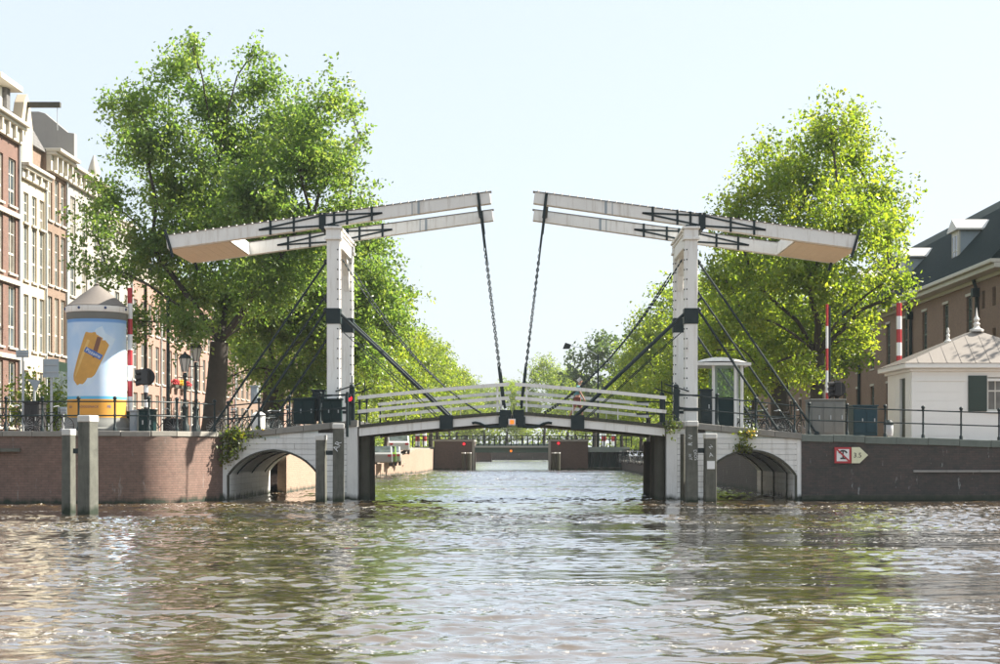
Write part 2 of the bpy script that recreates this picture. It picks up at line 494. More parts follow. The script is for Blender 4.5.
def make_water():
    m, nt, b = newmat("canal_water")
    v, g = pos(nt, (1.0, 1.25, 1.0))
    n1 = noise(nt, v, 7.0, 4, 0.6)
    n2 = noise(nt, v, 1.7, 3, 0.5)
    v3, _ = pos(nt, (0.05, 0.16, 1.0))
    n3 = noise(nt, v3, 1.0, 3)
    c = mix(nt, n3, (0.078, 0.050, 0.021), (0.100, 0.066, 0.029))
    # scraps of froth, and sparkle painted into the colour, in loose lines
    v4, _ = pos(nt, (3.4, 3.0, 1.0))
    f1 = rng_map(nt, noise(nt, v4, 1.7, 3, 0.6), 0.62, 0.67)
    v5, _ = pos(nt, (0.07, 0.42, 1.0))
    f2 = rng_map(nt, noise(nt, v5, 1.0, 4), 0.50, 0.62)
    # two wakes drifting across the river carry most of the froth and painted sparkle
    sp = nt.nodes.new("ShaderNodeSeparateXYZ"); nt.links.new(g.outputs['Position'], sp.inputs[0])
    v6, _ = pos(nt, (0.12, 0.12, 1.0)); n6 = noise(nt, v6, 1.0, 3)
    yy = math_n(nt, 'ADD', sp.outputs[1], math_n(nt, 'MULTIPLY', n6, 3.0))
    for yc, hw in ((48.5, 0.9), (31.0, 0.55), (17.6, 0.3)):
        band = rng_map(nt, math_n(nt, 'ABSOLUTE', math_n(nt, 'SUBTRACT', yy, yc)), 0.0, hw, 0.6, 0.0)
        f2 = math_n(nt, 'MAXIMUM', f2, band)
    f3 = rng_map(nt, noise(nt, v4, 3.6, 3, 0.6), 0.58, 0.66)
    foam_sparkle = math_n(nt, 'MULTIPLY', math_n(nt, 'MAXIMUM', f1, math_n(nt, 'MULTIPLY', f3, rng_map(nt, f2, 0.3, 0.9))), f2)
    c = mix(nt, math_n(nt, 'MULTIPLY', foam_sparkle, 0.7), c, (0.62, 0.58, 0.50))
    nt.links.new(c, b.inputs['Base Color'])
    nt.links.new(math_n(nt, 'ADD', rng_map(nt, foam_sparkle, 0, 1, 0.0, 0.5), rng_map(nt, sp.outputs[1], 25, 140, 0.05, 0.22)), b.inputs['Roughness'])
    b.inputs['IOR'].default_value = 1.45
    gl = nt.nodes.new("ShaderNodeBsdfGlossy"); gl.inputs['Color'].default_value = (0.95, 0.97, 1.0, 1)
    ro = math_n(nt, 'ADD', rng_map(nt, foam_sparkle, 0, 1, 0.0, 0.5), rng_map(nt, sp.outputs[1], 25, 140, 0.05, 0.20))
    nt.links.new(ro, gl.inputs['Roughness'])
    fr = nt.nodes.new("ShaderNodeFresnel"); fr.inputs[0].default_value = 1.333
    msh = nt.nodes.new("ShaderNodeMixShader")
    fac = rng_map(nt, fr.outputs[0], 0.08, 0.62, 0.10, 0.90)
    nt.links.new(math_n(nt, 'MULTIPLY', fac, rng_map(nt, foam_sparkle, 0, 1, 1.0, 0.35)), msh.inputs[0])
    nt.links.new(b.outputs[0], msh.inputs[1]); nt.links.new(gl.outputs[0], msh.inputs[2])
    nt.links.new(msh.outputs[0], nt.nodes["Material Output"].inputs['Surface'])
    h = math_n(nt, 'ADD', math_n(nt, 'MULTIPLY', n1, 0.35), math_n(nt, 'MULTIPLY', n2, 1.0))
    bump(nt, b, h, 0.36, 0.02)
    for n_ in (gl, fr): nt.links.new(b.inputs['Normal'].links[0].from_socket, n_.inputs['Normal'])
    V = []; Q = []; off = 0
    for (x0, x1, y0, y1, nx, ny, lin) in ((-26.0, 26.0, 9.0, 80.0, 640, 780, 0.42), (-11.5, 11.0, 80.0, 146.0, 120, 300, 1.0)):
        xs = np.linspace(x0, x1, nx)
        t = np.linspace(0, 1, ny)
        ys = y0 + (y1 - y0) * (lin * t + (1 - lin) * t ** 2)
        X, Y = np.meshgrid(xs, ys)
        e = np.minimum.reduce([np.clip((X - x0) / 1.5, 0, 1), np.clip((x1 - X) / 1.5, 0, 1), np.clip((Y - y0) / 1.0, 0, 1), np.clip((y1 - Y) / 1.5, 0, 1)])
        Z = waves(X, Y) * e
        V.append(np.stack([X.ravel(), Y.ravel(), Z.ravel()], 1))
        idx = np.arange(nx * ny).reshape(ny, nx) + off
        Q.append(np.stack([idx[:-1, :-1].ravel(), idx[:-1, 1:].ravel(), idx[1:, 1:].ravel(), idx[1:, :-1].ravel()], 1))
        off += nx * ny
    ev = []; eq = []
    for a, b2, c2, d in ((-400, 400, -120, 9), (-400, -26, 9, 80), (26, 400, 9, 80), (-400, -11.5, 80, 146), (11, 400, 80, 146), (-400, 400, 146, 470)):
        n = off + len(ev)
        ev += [(a, c2, 0), (b2, c2, 0), (b2, d, 0), (a, d, 0)]; eq.append((n, n + 1, n + 2, n + 3))
    vs = np.vstack(V + [np.array(ev)]); q = np.vstack(Q + [np.array(eq)])
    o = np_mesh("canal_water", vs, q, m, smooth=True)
    tag(o, "brown rippled canal water reflecting the pale sky", None, None, 'structure')


def np_mesh(name, vs, quads, m, smooth=False, parent=None, link=True):
    me = bpy.data.meshes.new(name)
    nv, nq = len(vs), len(quads)
    me.vertices.add(nv); me.vertices.foreach_set("co", np.asarray(vs, dtype=np.float32).ravel())
    me.loops.add(nq * 4); me.loops.foreach_set("vertex_index", np.asarray(quads, dtype=np.int32).ravel())
    me.polygons.add(nq)
    me.polygons.foreach_set("loop_start", np.arange(0, nq * 4, 4, dtype=np.int32))
    me.polygons.foreach_set("use_smooth", np.full(nq, smooth))
    me.materials.append(m)
    me.update(calc_edges=True); me.validate()
    o = bpy.data.objects.new(name, me)
    if link: COL.objects.link(o)
    if parent is not None: o.parent = parent
    return o


make_water()

# ------------------------------------------------------------------ ground
GZ = 2.45
gm = MB()
def flat(x0, x1, y0, y1, z): gm.add([(x0, y0, z), (x1, y0, z), (x1, y1, z), (x0, y1, z)], [(0, 1, 2, 3)])
gm.add([(-900, 55.5, GZ), (-14.0, 55.5, GZ), (-12.75, 56.6, GZ), (-11.6, 59.2, GZ), (-11.5, 68.5, GZ), (-900, 68.5, GZ)], [(0, 1, 2, 3, 4, 5)])
flat(-900, -10.9, 68.5, 95, GZ)
flat(-900, -16, 95, 128, GZ)
flat(-900, -16, 128, 1500, 1.95)
flat(-16, 15, 300, 1500, 1.95)
flat(-16, -8.9, 128, 300, 1.95)
flat(-16, -10.7, 95, 121, 0.72)
gm.add([(-16, 121, 0.72), (-9.3, 121, 0.72), (-9.3, 128, 1.95), (-16, 128, 1.95)], [(0, 1, 2, 3)])
gm.add([(-16, 95, 0.72), (-10.9, 95, 0.72), (-10.9, 95, GZ), (-16, 95, GZ)], [(0, 1, 2, 3)])
gm.add([(-16, 95, 0.72), (-16, 128, 0.72), (-16, 128, GZ), (-16, 95, GZ)], [(0, 1, 2, 3)])
flat(10.8, 900, 59.2, 100, GZ - 0.25)
flat(15, 900, 100, 144, GZ - 0.25)
flat(15, 900, 144, 1500, 1.95)
flat(9.2, 15, 100, 144, 0.72)
flat(9.2, 15, 144, 300, 1.95)
gm.add([(10.8, 100, 0.72), (15, 100, 0.72), (15, 100, 2.2), (10.8, 100, 2.2)], [(0, 1, 2, 3)])
gm.add([(15, 100, 0.72), (15, 144, 0.72), (15, 144, 2.2), (15, 100, 2.2)], [(0, 1, 2, 3)])
o = gm.build("ground", paving, fix=False); tag(o, "brick paved quays on both sides of the canal", None, None, 'structure')

# ------------------------------------------------------------------ quay walls
def path_pts(pts, step):
    """points every step metres along a polyline, with direction"""
    pts = [Vector((p[0], p[1], 0)) for p in pts]
    L = [0]
    for a, b in zip(pts, pts[1:]): L.append(L[-1] + (b - a).length)
    n = max(1, round(L[-1] / step)); out = []
    for i in range(n + 1):
        s = L[-1] * i / n
        k = 0
        while k < len(L) - 2 and L[k + 1] < s: k += 1
        t = (s - L[k]) / max(1e-6, L[k + 1] - L[k])
        out.append(pts[k].lerp(pts[k + 1], t))
    return out


def wall_face(path, ztop, thick=0.5, zb=-1.5):
    mb = MB()
    n = len(path)
    vs = []
    for i, p in enumerate(path):
        d = (path[min(i + 1, n - 1)] - path[max(i - 1, 0)]).normalized()
        nb = Vector((-d.y, d.x, 0))          # towards the land for a wall running left to right
        zt = ztop(p) if callable(ztop) else ztop
        q = p + nb * thick
        vs += [(p.x, p.y, zb), (p.x, p.y, zt), (q.x, q.y, zt), (q.x, q.y, zb)]
    fs = []
    for i in range(n - 1):
        a, b = i * 4, i * 4 + 4
        fs += [(a, b, b + 1, a + 1), (a + 1, b + 1, b + 2, a + 2), (a + 2, b + 2, b + 3, a + 3)]
    fs += [(0, 1, 2, 3), (n * 4 - 4, n * 4 - 1, n * 4 - 2, n * 4 - 3)]
    return mb.add(vs, fs, True)


def coping_run(root, path, ztop, h, over, depth, m, gap=0.012):
    for a, b in zip(path, path[1:]):
        d = (b - a).normalized(); nb = Vector((-d.y, d.x, 0))
        za = ztop(a) if callable(ztop) else ztop
        zb_ = ztop(b) if callable(ztop) else ztop
        j = random.uniform(-0.016, 0.016)
        a2 = a + d * gap / 2; b2 = b - d * gap / 2
        mid = nb * (depth / 2 - over)
        p0 = a2 + mid + Vector((0, 0, za - h / 2 + j)); p1 = b2 + mid + Vector((0, 0, zb_ - h / 2 + j))
        MB().bar(p0, p1, depth, h).build("coping_stone", m, root, bevel=0.018)


arc = []
c0 = Vector((-13.95, 57.25)); R0 = 2.05
for i in range(9):
    t = -PI / 2 + math.radians(66) * i / 8
    arc.append((c0.x + R0 * math.cos(t) * 0.85, c0.y + R0 * math.sin(t)))
LEFT_PATH = [(-60, 55.2)] + arc + [(-11.36, 59.0)]
lw = thing("quay_wall", "purple brick quay wall curving in to the white arch at its left", "quay wall", (-14, 55.2, 0))
lp = path_pts(LEFT_PATH, 0.35)
wf = wall_face(lp, 2.38)
wf.build("brick_face", quay_brick, lw)
coping_run(lw, path_pts(LEFT_PATH, 1.05), 2.57, 0.19, 0.06, 0.55, coping)
# iron mooring ledge near the left edge of the view
p_ = P(3, 450, 55.1)
MB().box(p_.x - 1.5, p_.x + 0.6, 55.0, 55.18, p_.z - 0.06, p_.z + 0.06).build("timber_ledge", timber, lw)

def rz_top(p): return 2.50 - 0.032 * max(0, (p.x - 10.4))
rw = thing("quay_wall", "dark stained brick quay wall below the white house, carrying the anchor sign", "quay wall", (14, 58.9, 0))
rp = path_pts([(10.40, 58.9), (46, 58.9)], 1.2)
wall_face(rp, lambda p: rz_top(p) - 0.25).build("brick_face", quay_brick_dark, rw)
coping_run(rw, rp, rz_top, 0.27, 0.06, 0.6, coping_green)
for k in range(14):
    x = 14.6 + k * 1.25
    MB().box(x, x + 1.235, 58.80, 58.92, 1.06, 1.14).build("stone_ledge", grey_stone, rw, bevel=0.01)
MB().box(10.4, 46, 58.82, 58.95, 0.02, 0.2).build("waling_timber", timber_dark, rw)

# canal walls behind the drawbridge
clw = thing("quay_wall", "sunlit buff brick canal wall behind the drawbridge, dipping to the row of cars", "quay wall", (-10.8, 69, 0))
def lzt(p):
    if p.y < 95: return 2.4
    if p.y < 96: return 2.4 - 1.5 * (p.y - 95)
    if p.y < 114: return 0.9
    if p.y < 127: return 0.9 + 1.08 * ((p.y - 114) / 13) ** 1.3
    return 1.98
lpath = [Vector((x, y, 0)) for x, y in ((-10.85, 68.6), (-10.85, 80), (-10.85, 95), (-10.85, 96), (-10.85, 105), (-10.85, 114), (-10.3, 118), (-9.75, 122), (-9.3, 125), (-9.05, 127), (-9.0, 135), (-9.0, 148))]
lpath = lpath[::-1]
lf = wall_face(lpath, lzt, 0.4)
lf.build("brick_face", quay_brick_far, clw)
for a, b in zip(lpath, lpath[1:]):
    if abs(lzt(a) - lzt(b)) > 0.8: continue
    n = max(1, round((b - a).length / 2.0))
    for i in range(n):
        p, q = a.lerp(b, i / n), a.lerp(b, (i + 1) / n - 0.006)
        MB().bar(p + Vector((-0.15, 0, lzt(p) + 0.05)), q + Vector((-0.15, 0, lzt(q) + 0.05)), 0.5, 0.1).build("coping_stone", coping, clw)
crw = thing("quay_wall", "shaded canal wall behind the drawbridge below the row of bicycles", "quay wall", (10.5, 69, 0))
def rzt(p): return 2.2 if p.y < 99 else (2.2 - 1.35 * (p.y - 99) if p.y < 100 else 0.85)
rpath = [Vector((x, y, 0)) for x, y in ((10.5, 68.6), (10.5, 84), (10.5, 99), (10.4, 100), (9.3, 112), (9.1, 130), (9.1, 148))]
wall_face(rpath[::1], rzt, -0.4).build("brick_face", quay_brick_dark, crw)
for a, b in zip(rpath, rpath[1:]):
    if abs(rzt(a) - rzt(b)) > 0.8: continue
    n = max(1, round((b - a).length / 2.0))
    for i in range(n):
        p, q = a.lerp(b, i / n), a.lerp(b, (i + 1) / n - 0.006)
        MB().bar(p + Vector((0.15, 0, rzt(p) + 0.05)), q + Vector((0.15, 0, rzt(q) + 0.05)), 0.5, 0.1).build("coping_stone", grey_stone, crw)
for s, x, lab in ((-1, -9.0, "low canal wall on the car side beyond the far fixed bridge"), (1, 9.2, "low canal wall on the bicycle side beyond the far fixed bridge")):
    m_ = MB().box(min(x, x + s * 0.4), max(x, x + s * 0.4), 154, 300, -1, 2.0)
    o = m_.build("quay_wall", quay_brick_far if s < 0 else quay_brick_dark, at=(x, 154, 0)); tag(o, lab, "quay wall")

o = MB().box(-9.4, 9.6, 300, 300.5, -1, 2.0).build("quay_wall", quay_brick_dark, at=(0, 300, 0)); tag(o, "low wall closing the canal at its far end beneath the last trees", "quay wall")

# ------------------------------------------------------------------ abutments with their arches
U0, U1 = 5.82, 10.86            # abutment from pier edge to quay
UC, AR, ASP, AAP = 8.98, 1.68, 0.96, 1.86
_rise = AAP - ASP
_rad = (AR ** 2 + _rise ** 2) / (2 * _rise)
def arch_z(u):
    t = abs(u - UC)
    if t >= AR: return None
    return AAP - _rad + math.sqrt(_rad ** 2 - t ** 2)
def arch_hw(z):
    """half width of the opening at height z"""
    if z <= ASP: return AR
    if z >= AAP: return 0.0
    return math.sqrt(max(0, _rad ** 2 - (z - AAP + _rad) ** 2))
def ab_top(u): return 3.03 - (u - U0) / (U1 - U0) * 0.50


def abutment(side, label):
    root = thing("bridge_abutment", label, "abutment", (bx(UC, side), YA, 0))
    X = lambda u: bx(u, side)
    # core with the vault: strips across the arch and two solid piers
    core = MB()
    def strip(ua, ub, za, zb_, ye=YE):
        pts = [(X(ua), za), (X(ub), zb_), (X(ub), ab_top(ub) - 0.05), (X(ua), ab_top(ua) - 0.05)]
        core.prism(pts, 'y', YA + 0.06, ye)
    strip(U0 + 0.03, UC - AR - 0.05, -1.5, -1.5, 64.0)
    strip(UC + AR + 0.05, U1 - 0.02, -1.5, -1.5)
    core.build("core", quay_brick_dark, root)
    va = MB(); N = 18
    us = [UC - AR * math.cos(PI * i / N) for i in range(N + 1)]
    zz = [max(ASP, arch_z(u) or ASP) + 0.02 for u in us]
    for i in range(N):
        va.prism([(X(us[i]), zz[i]), (X(us[i + 1]), zz[i + 1]), (X(us[i + 1]), ab_top(us[i + 1]) - 0.05), (X(us[i]), ab_top(us[i]) - 0.05)], 'y', YA + 0.06, YE)
    va.build("vault", M_vault, root)
    # ribs and posts under the vault
    for k in range(3):
        y = YA + 1.6 + k * 3.2
        rb = MB()
        for i in range(N):
            rb.bar((X(us[i]), y, zz[i] - 0.03), (X(us[i + 1]), y, zz[i + 1] - 0.03), 0.07, 0.05, side=(0, 1, 0))
        rb.build("vault_rib", iron, root)
        for s in ((-1, 1) if side > 0 else ()):
            u = UC + s * (AR - 0.02)
            MB().cbox((X(u), y, 0.3), 0.09, 0.09, 1.4).build("jamb_post", timber_dark, root)
    # jamb planks inside the passage
    for s in (-1, 1):
        u = UC + s * (AR + 0.01)
        for r in range(5):
            z = -0.1 + r * 0.225
            for k in range(4):
                y = YA + 0.1 + k * 2.35
                MB().box(X(u) - 0.03, X(u) + 0.03, y, min(y + 2.335, YE), z, z + 0.215).build("jamb_plank", white_plank, root)
    # front planks clipped by the arch
    ph = 0.205
    z = -0.12
    r = 0
    while z < 3.0:
        z0, z1 = z + 0.006, z + ph - 0.006
        # extent limited by the sloping kerb
        umax = U1 - 0.02
        lim = U0 + (3.03 - (z1 + 0.20)) / 0.50 * (U1 - U0)
        umax = min(umax, lim)
        if umax > U0 + 0.3:
            cuts = [U0 + 0.4]
            w0, w1 = arch_hw(z0) + 0.05, arch_hw(z1) + 0.05
            segs = []
            if z0 < AAP + 0.05:
                segs.append(((U0 + 0.4, UC - w0), (U0 + 0.4, UC - w1)))
                if umax > UC + w0: segs.append(((UC + w0, umax), (UC + w1, umax)))
            else:
                segs.append(((U0 + 0.4, umax), (U0 + 0.4, umax)))
            for (a0, b0), (a1, b1) in segs:
                L = b0 - a0
                if L < 0.08: continue
                n = max(1, round(L / 1.9))
                off = 0.5 if r % 2 else 0.0
                br = [0] + [min(0.98, max(0.02, (i + off * 0.6 - 0.15) / n)) for i in range(1, n)] + [1]
                for i in range(n):
                    g = 0.006
                    q = [(X(a0 + (b0 - a0) * br[i] + g), z0), (X(a0 + (b0 - a0) * br[i + 1] - g), z0), (X(a1 + (b1 - a1) * br[i + 1] - g), z1), (X(a1 + (b1 - a1) * br[i] + g), z1)]
                    j = random.uniform(-0.008, 0.008)
                    MB().prism(q, 'y', YA - 0.02 + j, YA + 0.055).build("plank", white_plank, root)
        z += ph; r += 1
    # backing board shows in the joints
    # pier posts at the canal end, and at the quay end
    MB().prism([(X(U0), -1), (X(U0 + 0.4), -1), (X(U0 + 0.4), 2.78), (X(U0), 2.8)], 'y', YA - 0.06, YA + 0.4).build("corner_post", white_plank, root, bevel=0.02)
    MB().prism([(X(U1 - 0.13), -1), (X(U1 + 0.06), -1), (X(U1 + 0.06), 2.28), (X(U1 - 0.13), 2.3)], 'y', YA - 0.05, YA + 0.3).build("corner_post", white_plank, root, bevel=0.02)
    # dark mould round the arch
    am = MB()
    pu = [UC - (AR + 0.03) * math.cos(PI * i / 24) for i in range(25)]
    pz = [max(ASP, arch_z(min(max(u, UC - AR + 1e-3), UC + AR - 1e-3)) or ASP) for u in pu]
    for i in range(24):
        am.bar((X(pu[i]), YA - 0.0, pz[i] + 0.02), (X(pu[i + 1]), YA - 0.0, pz[i + 1] + 0.02), 0.12, 0.075, side=(0, 1, 0))
    for s in (-1, 1):
        am.bar((X(UC + s * (AR + 0.03)), YA, -0.5), (X(UC + s * (AR + 0.03)), YA, ASP), 0.12, 0.07, side=(0, 1, 0))
    am.build("arch_mould", timber_dark, root)
    # sloping kerb stones
    n = 5
    for i in range(n):
        ua = U0 + (U1 + 0.05 - U0) * i / n + 0.006; ub = U0 + (U1 + 0.05 - U0) * (i + 1) / n - 0.006
        MB().prism([(X(ua), ab_top(ua) - 0.24), (X(ub), ab_top(ub) - 0.24), (X(ub), ab_top(ub)), (X(ua), ab_top(ua))], 'y', YA - 0.12, YA + 0.45).build("kerb_stone", coping, root, bevel=0.02)
    MB().prism([(X(U0 + 0.02), 2.8), (X(U1), 2.3), (X(U1), ab_top(U1) - 0.03), (X(U0 + 0.02), ab_top(U0) - 0.03)], 'y', YA + 0.46, YE).build("roadway", asphalt, root)
    # piles under the edge of the leaf
    for k in range(2):
        y = YA + 0.55 + k * 2.1
        MB().tube([(X(U0 - 0.2), y, -1.5), (X(U0 - 0.2), y, 2.45)], [0.22, 0.2], 12).build("pile", timber_dark, root)
    for k in range(5):
        MB().box(min(X(U0 - 0.02), X(U0 + 0.05)), max(X(U0 - 0.02), X(U0 + 0.05)), YA + 0.4, 63.9, -0.3 + k * 0.58, 0.26 + k * 0.58).build("sheet_board", timber_dark, root)
    return root


M_vault = M_plain("vault_boards", (0.76, 0.82, 0.78), 0.6, 0.15, 2.0, streak=0.5, dirt=(0.14, 0.18, 0.15))
abutment(-1, "white planked bridge abutment with an arch, beside the curved brick wall")
abutment(1, "white planked bridge abutment with an arch, under the glass keeper's booth")
o = MB().tube([P(372, 430, 66.2) * 1.0, Vector((PX(372, 66.2), 66.2, -1.2))], 0.11, 10).build("mooring_pile", timber_ochre, at=Vector((PX(372, 66.2), 66.2, 0)))
tag(o, "thin ochre timber pile behind the left abutment's dark piles", "mooring pile")
o = MB().lathe([(0.22, -1.2), (0.2, 2.15), (0.21, 2.16), (0.17, 2.26)], (PX(648, 66.5), 66.5, 0), 12).build("mooring_pile", timber_dark, at=Vector((PX(648, 66.5), 66.5, 0)))
tag(o, "dark round pile standing clear of the right abutment's piles", "mooring pile")

# ------------------------------------------------------------------ towers
TU = 6.88
def tower(side, label):
    root = thing("bridge_tower", label, "bridge tower", (bx(TU, side), YB, 2.9))
    X = bx(TU, side)
    for y in (YB, YF):
        w = 0.245
        post = MB().box(X - w, X + w, y - w, y + w, 2.75, 10.03).build("post", white, root, bevel=0.025)
        cap = MB().box(X - w - 0.07, X + w + 0.07, y - w - 0.07, y + w + 0.07, 9.98, 10.08)
        cap.box(X - w - 0.03, X + w + 0.03, y - w - 0.03, y + w + 0.03, 10.08, 10.40)
        cap.box(X - w - 0.09, X + w + 0.09, y - w - 0.09, y + w + 0.09, 10.40, 10.49)
        sub(cap, "cap", white, post, 0.015)
        col = MB().box(X - w - 0.03, X + w + 0.03, y - w - 0.03, y + w + 0.03, 6.75, 7.35)
        sub(col, "collar", iron, post, 0.01)
        for zz in (3.4,):
            sub(MB().box(X - w - 0.02, X + w + 0.02, y - w - 0.02, y + w + 0.02, zz, zz + 0.12), "collar", iron, post)
        bo = MB()
        for k in range(16):
            zc = 3.9 + k * 0.38
            if 6.6 < zc < 7.5: continue
            for sx in (-1, 1):
                bo.ball((X + sx * (w + 0.005), y - 0.12 + 0.0, zc), 0.035, 6, 4)
            bo.ball((X - side * (w - 0.07), y - w - 0.005, zc), 0.03, 6, 4)
        b_ = sub(bo, "bolt", iron, post); b_['kind'] = 'stuff'
    # crossbeam with mouldings and curved knees
    cb = MB().box(X - 0.24, X + 0.24, YB + 0.3, YF - 0.3, 9.75, 10.36)
    cb.build("crossbeam", white, root, bevel=0.02)
    md = MB().box(X - 0.34, X + 0.34, YB + 0.38, YF - 0.38, 10.37, 10.47)
    md.box(X - 0.29, X + 0.29, YB + 0.31, YF - 0.31, 10.24, 10.32)
    md.build("moulding", white, root, bevel=0.02)
    for y, s in ((YB + 0.27, 1), (YF - 0.27, -1)):
        kn = MB()
        pts = [(y, 8.45), (y, 9.75), (y + s * 1.15, 9.75), (y + s * 0.62, 9.5), (y + s * 0.24, 9.05)]
        kn.prism(pts, 'x', X - 0.12, X + 0.12)
        kn.build("knee_brace", white, root, bevel=0.02)
    # outward stays down to the quay, inward push rods belong to the leaf
    for y in (YB, YF):
        for zt, ub, r in ((9.15, 11.75, 0.045), (7.3, 10.35, 0.05)):
            a = Vector((X + side * 0.3, y, zt)); b = Vector((bx(ub, side), y, GZ + 0.06))
            st = MB().tube([a, b], r, 8)
            st.ball(a, r * 2.4, 8, 5); st.ball(b, r * 2.6, 8, 5)
            st.build("stay", iron, root)
        h = MB().bar((X - side * 0.1, y - 0.32, 4.15), (X - side * 1.05, y - 0.32, 4.45), 0.04, 0.05)
        h.bar((X - side * 0.75, y - 0.32, 4.1), (X - side * 0.75, y - 0.32, 4.75), 0.04, 0.05)
        h.build("hand_lever", iron, root)
    # bearing plates on the caps
    for y in (YB, YF):
        MB().box(X - 0.2, X + 0.2, y - 0.22, y + 0.22, 10.49, 10.56).build("bearing", iron, root)
    return root


tower(-1, "white timber bridge tower between the trees and the left leaf")
tower(1, "white timber bridge tower beside the glass keeper's booth")

# ------------------------------------------------------------------ balance frames
def bz(u): return 11.61 - (u - 0.84) * 0.1375 + 0.0        # centre line height of a beam
def balance(side, label):
    root = thing("balance_frame", label, "balance frame", (bx(TU, side), (YB + YF) / 2, bz(TU)))
    A = lambda u, dz=0.0, y=YB: Vector((bx(u, side), y, bz(u) + dz))
    for y in (YB, YF):
        beam = MB()
        beam.bar(A(0.84, 0, y), A(6.9, -0.01, y), 0.34, 0.45, side=(0, 1, 0), h1=0.50)
        beam.bar(A(6.9, -0.01, y), A(13.3, 0, y), 0.34, 0.50, side=(0, 1, 0), h1=0.52)
        bo = beam.build("balance_beam", white, root, bevel=0.02)
        # lead strip on top with a row of lamps
        sub(MB().bar(A(0.80, 0.238, y), A(6.9, 0.262, y), 0.40, 0.022, side=(0, 1, 0)).bar(A(6.9, 0.262, y), A(13.36, 0.272, y), 0.40, 0.022, side=(0, 1, 0)), "lead_cover", zinc, bo)
        bl = MB()
        k = 0
        u = 1.0
        while u < 13.25 and y == YB:
            for yy in ((y - 0.2),):
                bl.ball(A(u, 0.26, yy), 0.04, 6, 4)
            u += 0.30
        if bl.v: b_ = sub(bl, "light_bulb", lamp_bulb, bo); b_['kind'] = 'stuff'
        # iron strap work over the tower
        yf = y - 0.175
        sw = MB()
        for (ua, da, ub, db) in ((5.0, -0.02, 7.3, 0.20), (7.3, 0.20, 9.75, -0.02), (5.0, -0.02, 7.3, -0.20), (7.3, -0.20, 9.75, -0.02)):
            sw.bar(A(ua, da, yf), A(ub, db, yf), 0.03, 0.07, side=(0, 1, 0))
        for u, hh in ((5.4, 0.28), (6.35, 0.29), (6.85, 0.29), (8.4, 0.29), (9.3, 0.28)):
            sw.bar(A(u, -hh, yf - 0.015), A(u, hh, yf - 0.015), 0.03, 0.085, side=(0, 1, 0))
        sw.bar(A(7.3, -0.32, yf - 0.025), A(7.3, 0.30, yf - 0.025), 0.04, 0.26, side=(0, 1, 0))
        sub(sw, "strap_work", iron, bo)
        sub(MB().bar(A(3.6, -0.25, yf + 0.005), A(3.6, 0.26, yf + 0.005), 0.02, 0.09, side=(0, 1, 0)).bar(A(3.85, -0.25, yf + 0.005), A(3.85, 0.26, yf + 0.005), 0.02, 0.03, side=(0, 1, 0)), "joint_plate", sign_back, bo)
        # end plate
        sub(MB().bar(A(13.04, -0.62, yf - 0.03), A(13.36, 0.50, yf - 0.03), 0.06, 0.10, side=(0, 1, 0)), "end_strap", iron, bo)
    # counterweight box between the beams at the outer end
    y0, y1 = YB + 0.171, YF - 0.171
    for k in range(7):
        a, b = 10.95 + k * 0.335, 10.95 + (k + 1) * 0.335 - 0.008
        MB().bar(A(a, -0.255, (y0 + y1) / 2), A(b, -0.255, (y0 + y1) / 2), y1 - y0, 0.05, side=(0, 1, 0)).build("soffit_board", warm_under, root)
    MB().bar(A(10.92, 0.0, (y0 + y1) / 2), A(13.29, 0.0, (y0 + y1) / 2), y1 - y0 - 0.004, 0.44, side=(0, 1, 0)).build("counterweight", white, root)
    MB().bar(A(10.90, -0.01, (y0 + y1) / 2), A(10.95, -0.01, (y0 + y1) / 2), y1 - y0, 0.54, side=(0, 1, 0)).build("end_board", white, root)
    # spreader bars
    MB().tube([A(1.35, 0, YB), A(1.35, 0, YF)], 0.07, 8).build("spreader_bar", iron, root)
    MB().tube([A(7.3, -0.3, YB - 0.25), A(7.3, -0.3, YF + 0.25)], 0.08, 8).build("axle", iron, root)
    # hangers: flat rod over the tip then chain to the leaf
    for y in (YB, YF):
        top = A(1.32, 0.25, y - 0.2); low = Vector((bx(0.34, side), y - 0.2, 3.62))
        d = (low - top)
        j = top + d * 0.26
        rod = MB().bar(top, top + d * 0.12, 0.05, 0.11, side=(0, 1, 0)).bar(top + d * 0.12, j, 0.05, 0.06, side=(0, 1, 0))
        rod.build("hanger_rod", iron, root)
        ch = MB()
        e = low - d.normalized() * 1.5
        L = (e - j).length; n = int(L / 0.13)
        dn = d.normalized(); sx = Vector((0, 1, 0)); sy = dn.cross(sx).normalized()
        for i in range(n):
            c = j + dn * (L * (i + 0.5) / n)
            ax = sx if i % 2 else sy
            ring = [c + dn * (0.085 * math.cos(t)) + ax * (0.035 * math.sin(t)) for t in [2 * PI * q / 8 for q in range(8)]]
            ch.tube(ring, 0.017, 5, closed=True)
        o_ = ch.build("chain", iron, root); o_['kind'] = 'stuff'
        MB().bar(e, low, 0.06, 0.10, side=(0, 1, 0)).build("hanger_rod", iron, root)
    # sagging control chain from the tower head to the leaf
    for y in (YB, YF):
        a = Vector((bx(6.55, side), y, 9.25)); b = Vector((bx(1.2, side), y, 3.34))
        pts = []
        for i in range(19):
            t = i / 18
            p = a.lerp(b, t); p.z -= 4 * 0.72 * t * (1 - t)
            pts.append(p)
        c_ = MB()
        for i in range(len(pts) - 1):
            for q in range(3):
                p = pts[i].lerp(pts[i + 1], q / 3); p2 = pts[i].lerp(pts[i + 1], (q + 0.9) / 3)
                c_.tube([p, p.lerp(p2, 0.5), p2], [0.022, 0.04, 0.022], 5)
        o_ = c_.build("control_chain", iron, root); o_['kind'] = 'stuff'
    return root


